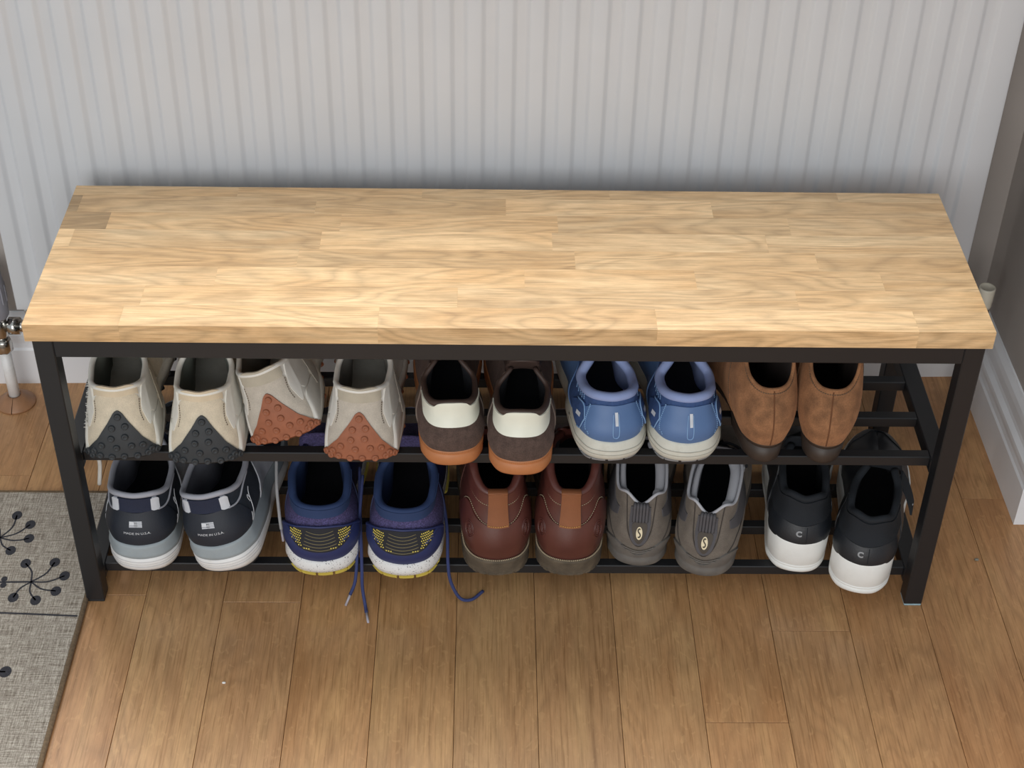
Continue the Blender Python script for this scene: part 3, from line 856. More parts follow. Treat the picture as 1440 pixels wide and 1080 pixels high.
    if fray:
        V = []; F = []
        rr = random.Random(5)
        for i in range(90):
            f = i / 89; t = -2.35 - 1.2 * f * (.5 + .5 * rr.random()); v = .35 + .62 * rr.random()
            a = s.S([-2.5 - .12 * math.sin(i)], [.34 + .64 * f], .001)[0]
            n, *_ = s.normal(-2.5, .34 + .64 * f)
            b = a + n * rr.uniform(.001, .0045) + np.array([rr.uniform(-.001, .001), rr.uniform(-.001, .001), rr.uniform(-.003, .001)])
            v_, f_ = tube_data([a, (a + b) / 2 + np.array([0, 0, -.0006]), b], [.0006, .0005, .0003], 4)
            F += [tuple(q + len(V) for q in g) for g in f_]; V += v_
        mk('frayed_edge', V, F, lace_white, s.root)['kind'] = 'stuff'
    return s

GA = ((208, 196, 174), (228, 226, 218), (44, 48, 52), (112, 116, 108), (206, 190, 164))
GB = ((186, 178, 166), (224, 222, 216), (150, 90, 62), (120, 118, 112), (176, 168, 152))
A1 = runner('studded_sneaker', 'cream sneaker with black studded heel wedge and frayed side edge, next to the end legs', G_UP, (-.4665, .012, UZ), -5, 0, 0, -1, *GA, fray=True, pre='cream')
A2 = runner('studded_sneaker', 'cream sneaker with black studded heel wedge, standing beside the tilted brown studded sneaker', G_UP, (-.3655, .004, UZ), -4, 0, 0, 1, *GA, pre='cream')
B1 = runner('studded_sneaker', 'greige sneaker with brown studded heel wedge, tipped over towards the cream sneakers', G_UP, (-.2685, .031, UZ + .0160), -1.5, -19, 0, -1, *GB, pre='greige')
B2 = runner('studded_sneaker', 'greige sneaker with brown studded heel wedge standing upright, beside the dark brown suede trainers', G_UP, (-.1800, .012, UZ), 1, 0, 0, 1, *GB, pre='greige')

# ---- C: low suede trainers, gum sole
def gum_trainer(label, loc, yaw, side):
    s = Shoe('gum_sole_trainer', label, 'shoe', G_UP, loc, yaw, 0, 0, side, L=.28, wh=.0365, ww=.034, wb=.0425, dh=.037, sq=.78, wo=.0340, yb=.010, dT=.043,
             tz=(.087, .083, .0795, .078, .080), yt=.094, zt=.094, gx=.017, zv=.064, ztoe=.042, sole=(.022, .020), spring=.008, bulge=.002, pinch=.003)
    sue = mat('brown_suede', (80, 64, 58), .95, var=.22, vscale=110, bscale=700, bump=.5, sheen=.35, fine=.2, fscale=700)
    lea = mat('dark_brown_leather', (70, 54, 48), .55, var=.1, bscale=500, bump=.15)
    gum = mat('gum_rubber', (184, 120, 76), .5, var=.08, vscale=50)
    wht = mat('white_leather', (232, 234, 220), .42, var=.03, bscale=400, bump=.05)
    stripe = mat('taupe_stripe', (120, 104, 94), .6)
    s.upper(sue); s.lining(dark_in, black_in); s.collar(lea, .0046, 4.9, inward=.8)
    so = s.layer('sole', [(-.003, s.zl(0, 0, {0: .001})), (.0005, s.zl(.0005, .0005, {0: .0012})), (.0022, s.zl(.004, .003)), (.0024, s.zl(.0175, .016)), (.0016, s.zl(.0182, .0168)), (.0016, s.zl(.0192, .0178)), (.0022, s.zl(.0198, .0184)), (.0018, s.zl(.0230, .0212)), (.0004, s.zl(.0238, .022))], gum)
    t = np.linspace(-4.2, 4.2, 90)                      # toothed foxing line
    for i in range(len(t) - 1):
        s.segment('foxing_tooth', t[i], t[i] + (t[1] - t[0]) * .55, [(.0020, s.zl(.0198, .018)), (.0028, s.zl(.0200, .0182)), (.0028, s.zl(.0222, .0204)), (.0020, s.zl(.0226, .0206))], gum, n=2, parent=so)
    s.panel('heel_tab', [-3.1, -2.4, -1.5, -1.1, -.75, 0, .75, 1.1, 1.5, 2.4, 3.1], [.80, .66, .58, .56, .545, .54, .545, .56, .58, .66, .80], [.965, .985, .96, .96, 1.03, 1.045, 1.03, .96, .96, .985, .97], wht, h=.0016, n=60)
    s.panel('heel_counter', [-2.9, -2.2, 0, 2.2, 2.9], [0] * 5, [.1, .62, .585, .62, .1], sue, h=.0009)
    def sd(sg):
        for i in range(3):
            k0 = 3.35 + .42 * i
            s.panel('side_stripe', *mirror_t([k0, k0 + .18, k0 + .75, k0 + .95], [.06, .05, .55, .9], [.08, .4, .95, .97], sg), stripe, h=.0014, n=26, nv=5)
        s.panel('eyestay', *mirror_t([4.8, 5.2, 6.2, 7.1], [.8, .74, .7, .66], [1, 1, 1, 1], sg), lea, h=.0013)
        s.panel('toe_guard', *mirror_t([8.0, 8.8, 9.6, 11], [0, 0, 0, 0], [.2, .5, .62, .66], sg), sue, h=.0011)
    both(sd)
    s.tongue(lea, up=.018, edge=lea); s.laces(lace_grey, 5, .0022)
    return s
gum_trainer('dark brown suede trainer with white heel tab and gum sole, beside the upright greige sneaker', (-.0675, .0085, UZ), -3.5, -1)
gum_trainer('dark brown suede trainer with white heel tab, sticking out beside the blue runners', (.0135, -.0085, UZ), .5, 1)

# ---- D: blue running shoes
def blue_runner(label, loc, yaw, side):
    s = Shoe('blue_running_shoe', label, 'shoe', G_UP, loc, yaw, 0, 0, side, L=.288, wh=.0375, ww=.035, wb=.0420, dh=.039, sq=.80, wo=.0345, yb=.016, dT=.042,
             tz=(.090, .0895, .086, .082, .084), yt=.094, zt=.101, gx=.018, zv=.072, ztoe=.050, sole=(.036, .028), spring=.016, bulge=.004, pinch=.003)
    blu = mat('blue_synthetic', (84, 114, 160), .5, var=.05, vscale=30, bscale=600, bump=.1)
    mesh = mat('blue_mesh', (52, 78, 126), .8, var=.15, vscale=200, bscale=1100, bump=.6)
    pale = mat('periwinkle_knit', (142, 158, 202), .85, var=.06, bscale=1000, bump=.35)
    foam = mat('offwhite_foam', (208, 208, 198), .62, var=.06, vscale=30, bscale=300, bump=.08, dirt=.3, dirtcol=(150, 140, 122))
    pad = mat('grey_outsole', (156, 160, 166), .6)
    refl = mat('silver_reflective', (206, 210, 218), .3)
    lineblue = mat('pale_blue_line', (128, 164, 206), .5)
    s.upper(mesh); s.lining(pale, black_in); s.collar(pale, .0062, 4.9, inward=.7, drop=.001, r0=.0060)
    zb = s.zl(.002, .002, {0: .006, 1: .004, 2: .001})
    mo = s.layer('midsole', [(-.010, zb), (-.001, s.zl(.003, .003, {0: .0065, 1: .0045, 2: .001})), ([.0045] * 5 + [.003] * 7, s.zl(.012, .009)), ([.0072] * 5 + [.0035] * 7, s.zl(.019, .014)), ([.0068] * 3 + [.0075] * 2 + [.003] * 7, s.zl(.026, .02)), ([.0035] * 5 + [.001] * 7, s.zl(.034, .027, {1: .001, 2: .004, 3: .007, 4: .006})), (.0015, s.zl(.038, .030, {1: .002, 2: .0055, 3: .010, 4: .008})), (-.003, s.zl(.036, .028))], foam)
    for z_, o_ in ((.0205, .0072), (.0265, .0068)):
        t = np.linspace(-3.6, 3.6, 60)
        tube('midsole_groove', s.ring(o_ , s.zl(z_, z_, {2: .002, 3: .004, 4: .006}), t), .0006, mat('foam_crease', (176, 172, 160), .7), mo, n=6)
    for (a, b) in ((-2.3, -1.35), (-1.2, -.42), (-.28, .5), (.64, 1.35), (1.5, 2.4), (2.7, 4), (-4, -2.6), (6, 8), (-8, -6)):
        s.segment('outsole_pad', a, b, [(-.014, s.zl(0, 0, {0: .0048, 1: .003})), (-.001, s.zl(.0002, .0002, {0: .0055, 1: .0036})), (.001, s.zl(.0035, .0035, {0: .0055, 1: .004})), (-.012, s.zl(.004, .004, {0: .006, 1: .004}))], pad)
    cap = s.panel('heel_cap', [-2.6, -2.0, -1.2, 0, 1.2, 2.0, 2.6], [.2, .05, .0, .0, .0, .05, .2], [.75, .66, .80, .83, .80, .66, .75], blu, h=.0016)
    rl = .0015
    s.decal('reflective_strip', [(-.0016, -.0085), (.0016, -.0085), (.0019, .0085), (-.0019, .0085)], .05, .56, refl, .0022, cap, label='silver reflective strip')
    s.seam('strip_outline', [(-.09, .66), (-.13, .4), (-.11, .2), (.04, .16), (.14, .22), (.16, .42), (.17, .66)], lineblue, .0006, .0018, parent=cap)
    def sd(sg):
        s.panel('hexagon_panel', *mirror_t([1.55, 1.9, 2.5, 3.1, 3.35], [.40, .18, .16, .38, .5], [.48, .74, .74, .62, .52], sg), mesh, h=.0024, sm=False, n=30)
        s.seam('hexagon_outline', [(sg * 2.9, .72), (sg * 2.0, .72), (sg * 1.62, .5), (sg * 1.62, .42), (sg * 1.95, .2), (sg * 2.4, .17)], lineblue, .0009, .0028, n=4)
        s.decal('reflective_badge', [(-.0048, -.0024), (.0048, -.0024), (.0048, .0024), (-.0048, .0024)], sg * 2.25, .46, refl, .0030)
        for j in range(16):
            f = j / 15
            s.stud('perforation', sg * (1.42 + .12 * math.sin(f * 3.1) - .1 * (f > .9)), .78 - .6 * f, lineblue, .0009, .0004, off=.0020)
        for j in range(5):
            for i in range(4):
                s.stud('perforation', sg * (2.2 + .34 * j), .80 + .045 * i - .01 * j, lineblue, .0009, .0004, off=.0005)
        s.panel('eyestay', *mirror_t([4.6, 5.2, 6.2, 7.2], [.78, .72, .68, .6], [1, 1, 1, 1], sg), blu, h=.0013)
        s.panel('side_overlay', *mirror_t([3.6, 4.4, 5.6, 6.6], [.02, .02, .02, .02], [.12, .5, .6, .15], sg), blu, h=.0012)
        s.panel('toe_overlay', *mirror_t([8.0, 8.8, 9.6, 11], [0, 0, 0, 0], [.15, .3, .4, .45], sg), blu, h=.0011)
    both(sd)
    s.tongue(pale, up=.026, edge=pale); s.laces(mat('periwinkle_lace', (120, 136, 182), .85, bscale=1200, bump=.4), 5, .0025)
    return s
D1 = blue_runner('blue running shoe with off-white foam sole, beside the brown suede trainers and turned towards them', (.1275, .0130, UZ), -6.3, -1)
D2 = blue_runner('blue running shoe with off-white foam sole, beside the tan suede boots', (.2165, .0115, UZ), -3.3, 1)

# ---- E: suede ankle boots
def suede_boot(label, loc, yaw, side):
    s = Shoe('suede_boot', label, 'boot', G_UP, loc, yaw, 0, 0, side, L=.275, wh=.0290, ww=.030, wb=.0405, dh=.040, sq=.95, wo=.0305, yb=.014, dT=.038,
             tz=(.106, .107, .116, .138, .138), yt=.098, zt=.122, gx=.019, zv=.080, ztoe=.045, sole=(.031, .011), spring=.010, bulge=.0085, pinch=.001)
    sue = mat('tan_suede', (138, 97, 66), .92, var=.34, vscale=55, bscale=600, bump=.4, sheen=.4, fine=.12, fscale=600)
    heel = mat('dark_stacked_heel', (58, 48, 42), .5, var=.12, vscale=60)
    s.upper(sue); s.lining(mat('boot_lining', (42, 34, 32), .9), black_in); s.collar(sue, .0024, 4.9, inward=.2, r0=.0022)
    s.layer('sole', [(-.006, s.zl(.0250, .001)), ([-.0015] * 4 + [0] + [.0014] * 7, s.zl(.0255, .002)), ([-.0008] * 4 + [0] + [.0018] * 7, s.zl(.029, .006)), ([.0004] * 5 + [.001] * 7, s.zl(.0325, .010)), (-.002, s.zl(.0328, .0115))], heel)
    ks = np.linspace(0, 3.9, 30); t = np.concatenate([-ks[::-1][:-1], ks])
    R = [s.ring(o, z, t) for o, z in ((-.0060, 0.0), (-.0046, .0008), (-.0040, .0045), (-.0038, .0055), (-.0014, .0262))]
    n = len(t); V = np.vstack(R); F = [(j * n + i, j * n + i + 1, (j + 1) * n + i + 1, (j + 1) * n + i) for j in range(4) for i in range(n - 1)]
    F += [(j * n, (j + 1) * n, (j + 1) * n + n - 1, j * n + n - 1) for j in range(4)] + [tuple(range(n)), tuple(4 * n + i for i in range(n))]
    mk('heel_block', V, F, heel, s.root)
    s.seam('back_seam', [(.0, .02), (.0, .3), (.0, .6), (.0, .99)], mat('suede_seam', (104, 66, 40), .9), .0008, .0002)
    s.seam('stitching', [(-3.2, .965), (-2, .955), (-1, .945), (0, .94), (1, .945), (2, .955), (3.2, .965)], dark_thread, .0005, .0006, dashed=True)
    def sd(sg):
        s.panel('quarter_overlap', *mirror_t([3.4, 4.0, 5.0, 6.4], [.1, .05, .04, .04], [.12, .98, 1.0, 1.0], sg), sue, h=.0016)
        s.seam('stitching', [(sg * 3.45, .15), (sg * 3.62, .5), (sg * 3.9, .93)], dark_thread, .0005, .0012, dashed=True)
    both(sd)
    s.tongue(sue, up=.012); s.laces(mat('brown_lace', (92, 62, 42), .85), 3, .0020, k0=5.1, k1=6.2)
    return s
suede_boot('tan suede ankle boot with dark heel, turned askew beside the blue runners', (.3155, .0140, UZ), -6, -1)
suede_boot('tan suede ankle boot with dark heel, beside the empty end of the upper shelf', (.3830, .0125, UZ), 6, 1)

# ---- F: navy and grey runners
def navy_grey(label, loc, yaw, side, roll=0):
    s = Shoe('navy_grey_sneaker', label, 'shoe', G_LO, loc, yaw, roll, 0, side, L=.292, wh=.0385, ww=.037, wb=.0465, dh=.039, sq=.80, wo=.0385, yb=.014, dT=.042,
             tz=(.119, .118, .111, .107, .108), yt=.128, zt=.122, gx=.019, zv=.082, ztoe=.054, sole=(.046, .034), spring=.014, bulge=.004, pinch=.003)
    nav = mat('navy_suede', (32, 39, 50), .93, var=.2, vscale=90, bscale=700, bump=.4, sheen=.2, fine=.15)
    navm = mat('navy_mesh', (30, 37, 60), .8, var=.1, bscale=1100, bump=.6)
    grey = mat('grey_foam', (152, 162, 168), .6, var=.06, bscale=300, bump=.08, dirt=.12)
    wht = mat('white_foam', (230, 230, 230), .5, var=.03, dirt=.22, dirtcol=(196, 184, 160))
    coll = mat('grey_collar_fabric', (164, 166, 176), .85, var=.05, bscale=1000, bump=.3)
    refl = mat('silver_reflective', (206, 210, 218), .3)
    blk = mat('black_outsole', (40, 42, 46), .7)
    pri = mat('pale_print', (205, 208, 214), .6)
    s.upper(nav); s.lining(mat('grey_lining', (104, 106, 116), .9, bscale=900, bump=.3), black_in); s.collar(coll, .0040, 4.9, r0=.0036)
    s.layer('outsole', [(-.006, s.zl(0, 0, {0: .003, 1: .002})), (.001, s.zl(.0005, .0005, {0: .004, 1: .0025})), (.002, s.zl(.004, .004, {0: .003}))], blk)
    w = s.layer('midsole', [(-.004, s.zl(.0035, .0035, {0: .002, 1: .001})), (.003, s.zl(.005, .004, {0: .003, 1: .0015})), ([.0058] * 5 + [.003] * 7, s.zl(.012, .010)), ([.0068] * 5 + [.0035] * 7, s.zl(.020, .016)), ([.0062] * 5 + [.003] * 7, s.zl(.0285, .022, {2: -.001, 3: -.003, 4: -.006})), (.0040, s.zl(.0300, .023, {2: -.001, 3: -.003, 4: -.006}))], wht, label='white lower midsole')
    for z_ in (.0165, .0205, .0245):
        t = np.linspace(-2.6, 2.6, 50)
        tube('midsole_groove', s.ring(.0064, s.zl(z_, z_), t), .0005, mat('groove_grey', (190, 190, 192), .7), w, n=6)
    s.layer('midsole_band', [(.003, s.zl(.0275, .021, {3: -.004, 4: -.008})), (.0062, s.zl(.0305, .024, {2: -.001, 3: -.004, 4: -.008})), (.0070, s.zl(.036, .027)), (.0046, s.zl(.041, .031)), (.0052, s.zl(.046, .034, {1: .0015, 2: .003, 3: .004})), (.0022, s.zl(.0525, .038, {1: .001, 2: .003, 3: .005, 4: .004})), (-.003, s.zl(.045, .033))], grey, label='grey upper midsole band')
    s.panel('heel_counter', [-2.7, -2.0, -1.2, 0, 1.2, 2.0, 2.7], [0] * 7, [.4, .66, .70, .69, .70, .66, .4], mat('navy_leather', (31, 37, 48), .6, var=.1, bscale=500, bump=.2), h=.0016)
    s.panel('heel_tab', [-1.15, -.9, 0, .9, 1.15], [.72, .705, .70, .705, .72], [.93, .945, .955, .945, .93], navm, h=.0018)
    def sd(sg):
        s.panel('reflective_tab', *mirror_t([.80, .95, 1.15, 1.3], [.72, .70, .70, .73], [.93, .95, .95, .92], sg), refl, h=.0028, label='silver reflective tab')
        s.seam('piping', [(sg * 1.2, .70), (sg * 1.8, .715), (sg * 2.4, .78), (sg * 3.0, .9), (sg * 3.5, .985)], coll, .0013, .0012)
        s.seam('flank_mark', [(sg * 2.75, .36), (sg * 2.68, .22), (sg * 2.8, .18), (sg * 2.95, .32), (sg * 3.15, .62), (sg * 3.3, .72)], pri, .0006, .0016)
        s.seam('flank_mark', [(sg * 3.02, .50), (sg * 2.98, .60), (sg * 3.06, .64), (sg * 3.1, .56)], pri, .0005, .0012)
        s.panel('side_overlay', *mirror_t([3.9, 4.5, 5.4, 6.2], [.02, .02, .02, .02], [.3, .6, .66, .3], sg), refl, h=.0014)
        s.panel('eyestay', *mirror_t([4.7, 5.2, 6.2, 7.2], [.74, .7, .66, .6], [1, 1, 1, 1], sg), nav, h=.0018)
        s.panel('toe_overlay', *mirror_t([7.4, 8.4, 9.6, 11], [0, 0, 0, 0], [.2, .55, .66, .7], sg), nav, h=.0012)
    both(sd)
    fl = s.decal('flag_patch', [(-.0075, -.0042), (.0075, -.0042), (.0075, .0042), (-.0075, .0042)], 0.0, .50, mat('flag_grey', (150, 154, 164), .6), .0022)
    for i in range(4):
        y = -.0034 + .0021 * i
        x0 = -.0075 if i < 2 else -.001
        s.decal('flag_stripe', [(x0, y), (.0075, y), (.0075, y + .001), (x0, y + .001)], 0.0, .50, pri, .0026, fl)
    s.decal('flag_canton', [(-.0072, -.0002), (-.0014, -.0002), (-.0014, .0039), (-.0072, .0039)], 0.0, .50, pri, .0027, fl)
    s.text('heel_lettering', 'MADE IN U.S.A.', .0042, 0.04, .345, pri, .0023, sx=1.15)
    s.tongue(navm, up=.026, edge=coll); s.laces(lace_grey, 5)
    return s
F1 = navy_grey('navy suede sneaker with grey and white midsole, beside the end legs by the rug', (-.4665, .0130, LZ), 0, -1)
F2 = navy_grey('navy suede sneaker with grey and white midsole, turned outwards next to the navy mesh runner', (-.3580, .0030, LZ + .0098), 4, 1, -11)

# ---- G: navy and purple running shoes
def navy_runner(label, loc, yaw, side):
    s = Shoe('navy_running_shoe', label, 'shoe', G_LO, loc, yaw, 0, 0, side, L=.295, wh=.0405, ww=.038, wb=.0455, dh=.039, sq=.80, wo=.0385, yb=.016, dT=.042,
             tz=(.101, .1005, .100, .104, .110), yt=.118, zt=.122, gx=.021, zv=.080, ztoe=.052, sole=(.030, .026), spring=.016, bulge=.004, pinch=.004)
    nav = mat('navy_synthetic', (40, 50, 96), .5, var=.06, bscale=500, bump=.1)
    pur = mat('purple_knit', (74, 68, 110), .9, var=.25, vscale=500, bscale=900, bump=.6, fine=.25, fscale=500)
    col = mat('blue_collar', (36, 56, 96), .8, var=.05, bscale=1000, bump=.2)
    yel = mat('yellow_dot', (226, 206, 96), .6)
    foam = speckle('speckled_foam', (226, 226, 226), (70, 66, 66), 520)
    blk = mat('black_mesh_inset', (34, 34, 40), .8, bscale=1200, bump=.4)
    s.upper(pur); s.lining(col, black_in); s.collar(col, .0052, 4.9, inward=.7, drop=.002, r0=.0050)
    s.panel('collar_band', [-3.8, -2.4, -1, 0, 1, 2.4, 3.8], [.84, .83, .82, .82, .82, .83, .84], [1.0] * 7, col, h=.0018)
    zb = s.zl(.003, .003, {0: .005, 1: .0035, 2: .001})
    s.layer('midsole', [(-.008, zb), (.0, s.zl(.004, .004, {0: .0055, 1: .004, 2: .001})), ([.0055] * 5 + [.002] * 7, s.zl(.012, .010)), ([.0082] * 5 + [.003] * 7, s.zl(.020, .016)), ([.0060] * 5 + [.002] * 7, s.zl(.027, .024, {1: .002, 2: .006, 3: .011, 4: .010})), (.002, s.zl(.031, .028, {1: .003, 2: .008, 3: .013, 4: .012})), (-.003, s.zl(.029, .025))], foam)
    for (a, b) in ((-2.0, -1.12), (-1.0, -.3), (-.18, .5), (.62, 1.3), (1.42, 2.2), (2.6, 4), (-4, -2.6), (6, 8), (-8, -6)):
        s.segment('outsole_pad', a, b, [(-.012, s.zl(0, 0, {0: .003, 1: .002})), (.0022, s.zl(.0002, .0002, {0: .0035, 1: .0025})), (.0050, s.zl(.0058, .0058, {0: .003, 1: .0025})), (-.008, s.zl(.006, .006, {0: .003, 1: .0025}))], yel)
    cap = s.panel('heel_cap', [-2.9, -2.2, -1.5, 0, 1.5, 2.2, 2.9], [.0] * 7, [.40, .50, .48, .33, .48, .50, .40], nav, h=.0035)
    s.seam('heel_cap_rim', [(-2.8, .39), (-2.2, .49), (-1.6, .48), (-1.0, .40)], nav, .0022, .003, parent=cap); s.seam('heel_cap_rim', [(2.8, .39), (2.2, .49), (1.6, .48), (1.0, .40)], nav, .0022, .003, parent=cap)
    ins = s.panel('mesh_inset', [-1.7, -1.3, -.75, 0, .75, 1.3, 1.7], [.525, .40, .29, .255, .29, .40, .525], [.545, .59, .63, .645, .63, .59, .545], blk, h=.0042, n=40)
    s.seam('inset_rim', [(-2.2, .50), (-1.5, .58), (-.75, .65), (0, .665), (.75, .65), (1.5, .58), (2.2, .50)], nav, .0016, .0038, parent=cap)
    dots = []
    for j in range(9):
        v = .28 + .036 * j
        for i in range(-17, 18):
            t = i * .1 + (.05 if j % 2 else 0)
            hi = .64 - .04 * t * t; lo = .27 + .09 * t * t
            if lo < v < hi and (abs(t) > .8 or v > hi - .035 or (v < lo + .03 and abs(t) > .4)): dots.append((t, v))
    V = []; F = []
    for (t, v) in dots:
        M_ = s.frame_at(t, v, .0044); r = .00105
        b = len(V)
        for k in range(4): V.append(M_ @ Vector((r * math.cos(k * math.pi / 2 + .785), r * math.sin(k * math.pi / 2 + .785), -.0004)))
        for k in range(4): V.append(M_ @ Vector((r * math.cos(k * math.pi / 2 + .785), r * math.sin(k * math.pi / 2 + .785), .0004)))
        F += [(b + k, b + (k + 1) % 4, b + 4 + (k + 1) % 4, b + 4 + k) for k in range(4)] + [(b + 4, b + 5, b + 6, b + 7)]
    mk('dot_grid', V, F, yel, ins)['kind'] = 'stuff'
    gold = mat('dull_gold_thread', (126, 116, 84), .7)
    for j in range(6):
        v = .29 + .052 * j
        w_ = .72 - .02 * j
        s.seam('inset_thread', [(-w_, v + .035), (-w_ / 2, v + .01), (0, v), (w_ / 2, v + .01), (w_, v + .035)], gold, .00045, .0044, n=5, parent=ins)
    def sd(sg):
        s.panel('side_overlay', *mirror_t([3.3, 4.2, 5.4, 6.4], [.0, .0, .0, .0], [.1, .55, .6, .2], sg), nav, h=.0013)
        s.panel('eyestay', *mirror_t([4.7, 5.2, 6.2, 7.2], [.74, .7, .66, .6], [1, 1, 1, 1], sg), nav, h=.0014)
        s.panel('toe_overlay', *mirror_t([8.0, 8.8, 9.6, 11], [0, 0, 0, 0], [.15, .3, .4, .45], sg), nav, h=.0011)
    both(sd)
    s.tongue(pur, up=.03); s.laces(lace_navy, 5)
    return s
def speckle(name, base, spot, sc):
    if name in MATS: return MATS[name]
    s = NT(name); tc = s.node('ShaderNodeTexCoord')
    vo = s.node('ShaderNodeTexNoise'); vo.inputs['Scale'].default_value = sc; vo.inputs['Detail'].default_value = 1
    s.link(tc.outputs['Object'], vo.inputs['Vector'])
    c = s.ramp(vo.outputs['Fac'], [(.30, rgb(*spot)), (.36, rgb(*base))])
    s.link(c, s.b.inputs['Base Color']); s.b.inputs['Roughness'].default_value = .6
    MATS[name] = s.m; return s.m
G1 = navy_runner('navy mesh running shoe with speckled white sole, beside the navy and grey sneakers', (-.2365, .0085, LZ), -1.5, -1)
G2 = navy_runner('navy mesh running shoe with speckled white sole, beside the brown leather boots', (-.1325, .0040, LZ), 1.5, 1)

# ---- H: brown leather boots
def leather_boot(label, loc, yaw, side):
    s = Shoe('leather_boot', label, 'boot', G_LO, loc, yaw, 0, 0, side, L=.285, wh=.0385, ww=.035, wb=.0440, dh=.040, sq=.82, wo=.0320, yb=.014, dT=.042,
             tz=(.125, .127, .136, .147, .150), yt=.115, zt=.142, gx=.020, zv=.090, ztoe=.055, sole=(.027, .022), spring=.010, bulge=.006, pinch=.003)
    lea = mat('oxblood_leather', (88, 48, 42), .38, var=.14, vscale=30, bscale=260, bump=.12, coat=.15)
    tan = mat('tan_webbing', (136, 83, 50), .7, var=.08, bscale=900, bump=.25)
    sol = mat('muddy_sole', (90, 80, 67), .85, var=.25, vscale=60, bscale=220, bump=.5, dirt=.4, dirtcol=(122, 108, 88))
    s.upper(lea); s.lining(mat('boot_lining_dark', (30, 27, 30), .9), black_in); s.collar(lea, .0058, 4.9, inward=.55, drop=.001, r0=.0052)
    so = s.layer('sole', [(-.003, s.zl(0, 0, {0: .001})), (.0025, s.zl(.0006, .0006, {0: .0012})), (.0048, s.zl(.003, .003)), (.0040, s.zl(.008, .007)), (.0046, s.zl(.0095, .008)), (.0040, s.zl(.020, .016)), (.0052, s.zl(.0225, .018)), (.0052, s.zl(.0270, .022)), (.001, s.zl(.0275, .0225))], sol)
    for (a, b) in [(-3.6 + .45 * i, -3.6 + .45 * i + .3) for i in range(16)]:
        s.segment('tread_lug', a, b, [(.003, s.zl(.0008, .0008, {0: .001})), (.0046, s.zl(.0016, .0016, {0: .001})), (.0051, s.zl(.0055, .005)), (.003, s.zl(.0065, .0065))], sol, n=4, parent=so)
    t = np.linspace(-5, 5, 110)
    for i in range(len(t) - 1):
        a = s.ring(.0040, s.zl(.0282, .0232), np.array([t[i], t[i] + .055]))
        tube('welt_stitch', a, .0011, thread, so, n=5)
    s.panel('heel_counter', [-3.4, -2.8, -2.1, -1.2, 0, 1.2, 2.1, 2.8, 3.4], [.0] * 9, [.40, .58, .66, .60, .54, .60, .66, .58, .40], lea, h=.0020)
    s.seam('stitching', [(-3.2, .46), (-2.75, .60), (-2.1, .685), (-1.3, .64), (-.7, .575), (0, .56), (.7, .575), (1.3, .64), (2.1, .685), (2.75, .60), (3.2, .46)], thread, .0005, .0010, dashed=True)
    s.seam('stitching', [(-4, .80), (-3, .80), (-2, .82), (-1, .83), (0, .83), (1, .83), (2, .82), (3, .80), (4, .80)], thread, .0005, .0010, dashed=True)
    s.panel('collar_band', [-4.6, -3, -1.5, 0, 1.5, 3, 4.6], [.80, .82, .84, .85, .84, .82, .80], [.99] * 7, lea, h=.0022)
    tb = s.panel('pull_tab', [-.52, -.50, .50, .52], [.555, .545, .545, .555], [1.03, 1.035, 1.035, 1.03], tan, h=.0046, label='tan pull tab')
    v, f = box_data(-.0125, .0125, -.0005, .010, -.002, .0022, .001)
    o = mk('pull_tab_fold', v, f, tan, tb); o.matrix_local = Matrix.Translation(Vector(s.S([0], [1.0])[0]) + Vector((0, -.003, .0032)))
    s.seam('stitching', [(-.46, .57), (0, .565), (.46, .57)], mat('gold_thread', (200, 150, 80), .7), .0006, .0050, dashed=True)
    def sd(sg):
        c = (sg * 1.55, .40)
        _, lt, lv, _, _ = s.normal(*c)
        for r in (.0100, .0078):
            s.seam('emblem_ring', [(c[0] + r * .82 * math.cos(a) / lt, c[1] + r * 1.1 * math.sin(a) / lv) for a in np.linspace(0, 2 * math.pi, 17)], lea, .0007, .0022, n=3)
        # small tree-like stamp inside the ring
        s.seam('emblem_stamp', [(c[0], c[1] - .006 / lv), (c[0], c[1] + .006 / lv)], lea, .0009, .0022, n=4)
        for q in (-.003, .0, .003):
            s.seam('emblem_stamp', [(c[0] - .004 / lt, c[1] + (q - .002) / lv), (c[0], c[1] + (q + .0015) / lv), (c[0] + .004 / lt, c[1] + (q - .002) / lv)], lea, .0007, .0022, n=4)
        s.panel('quarter', *mirror_t([4.4, 4.8, 5.6, 6.9], [.05, .04, .04, .1], [.3, .98, .99, .95], sg), lea, h=.0016)
        s.panel('toe_cap', *mirror_t([8.0, 8.8, 9.6, 11], [0, 0, 0, 0], [.3, .7, .9, .95], sg), lea, h=.0016)
    both(sd)
    s.tongue(lea, up=.018); s.laces(mat('tan_lace', (120, 82, 54), .85), 5, .0022)
    return s
leather_boot('dark reddish brown leather boot with tan pull tab, beside the navy runners', (-.0115, .0140, LZ), -2.5, -1)
leather_boot('dark reddish brown leather boot with tan pull tab, beside the grey slip-on shoes', (.0790, .0145, LZ), 2.5, 1)

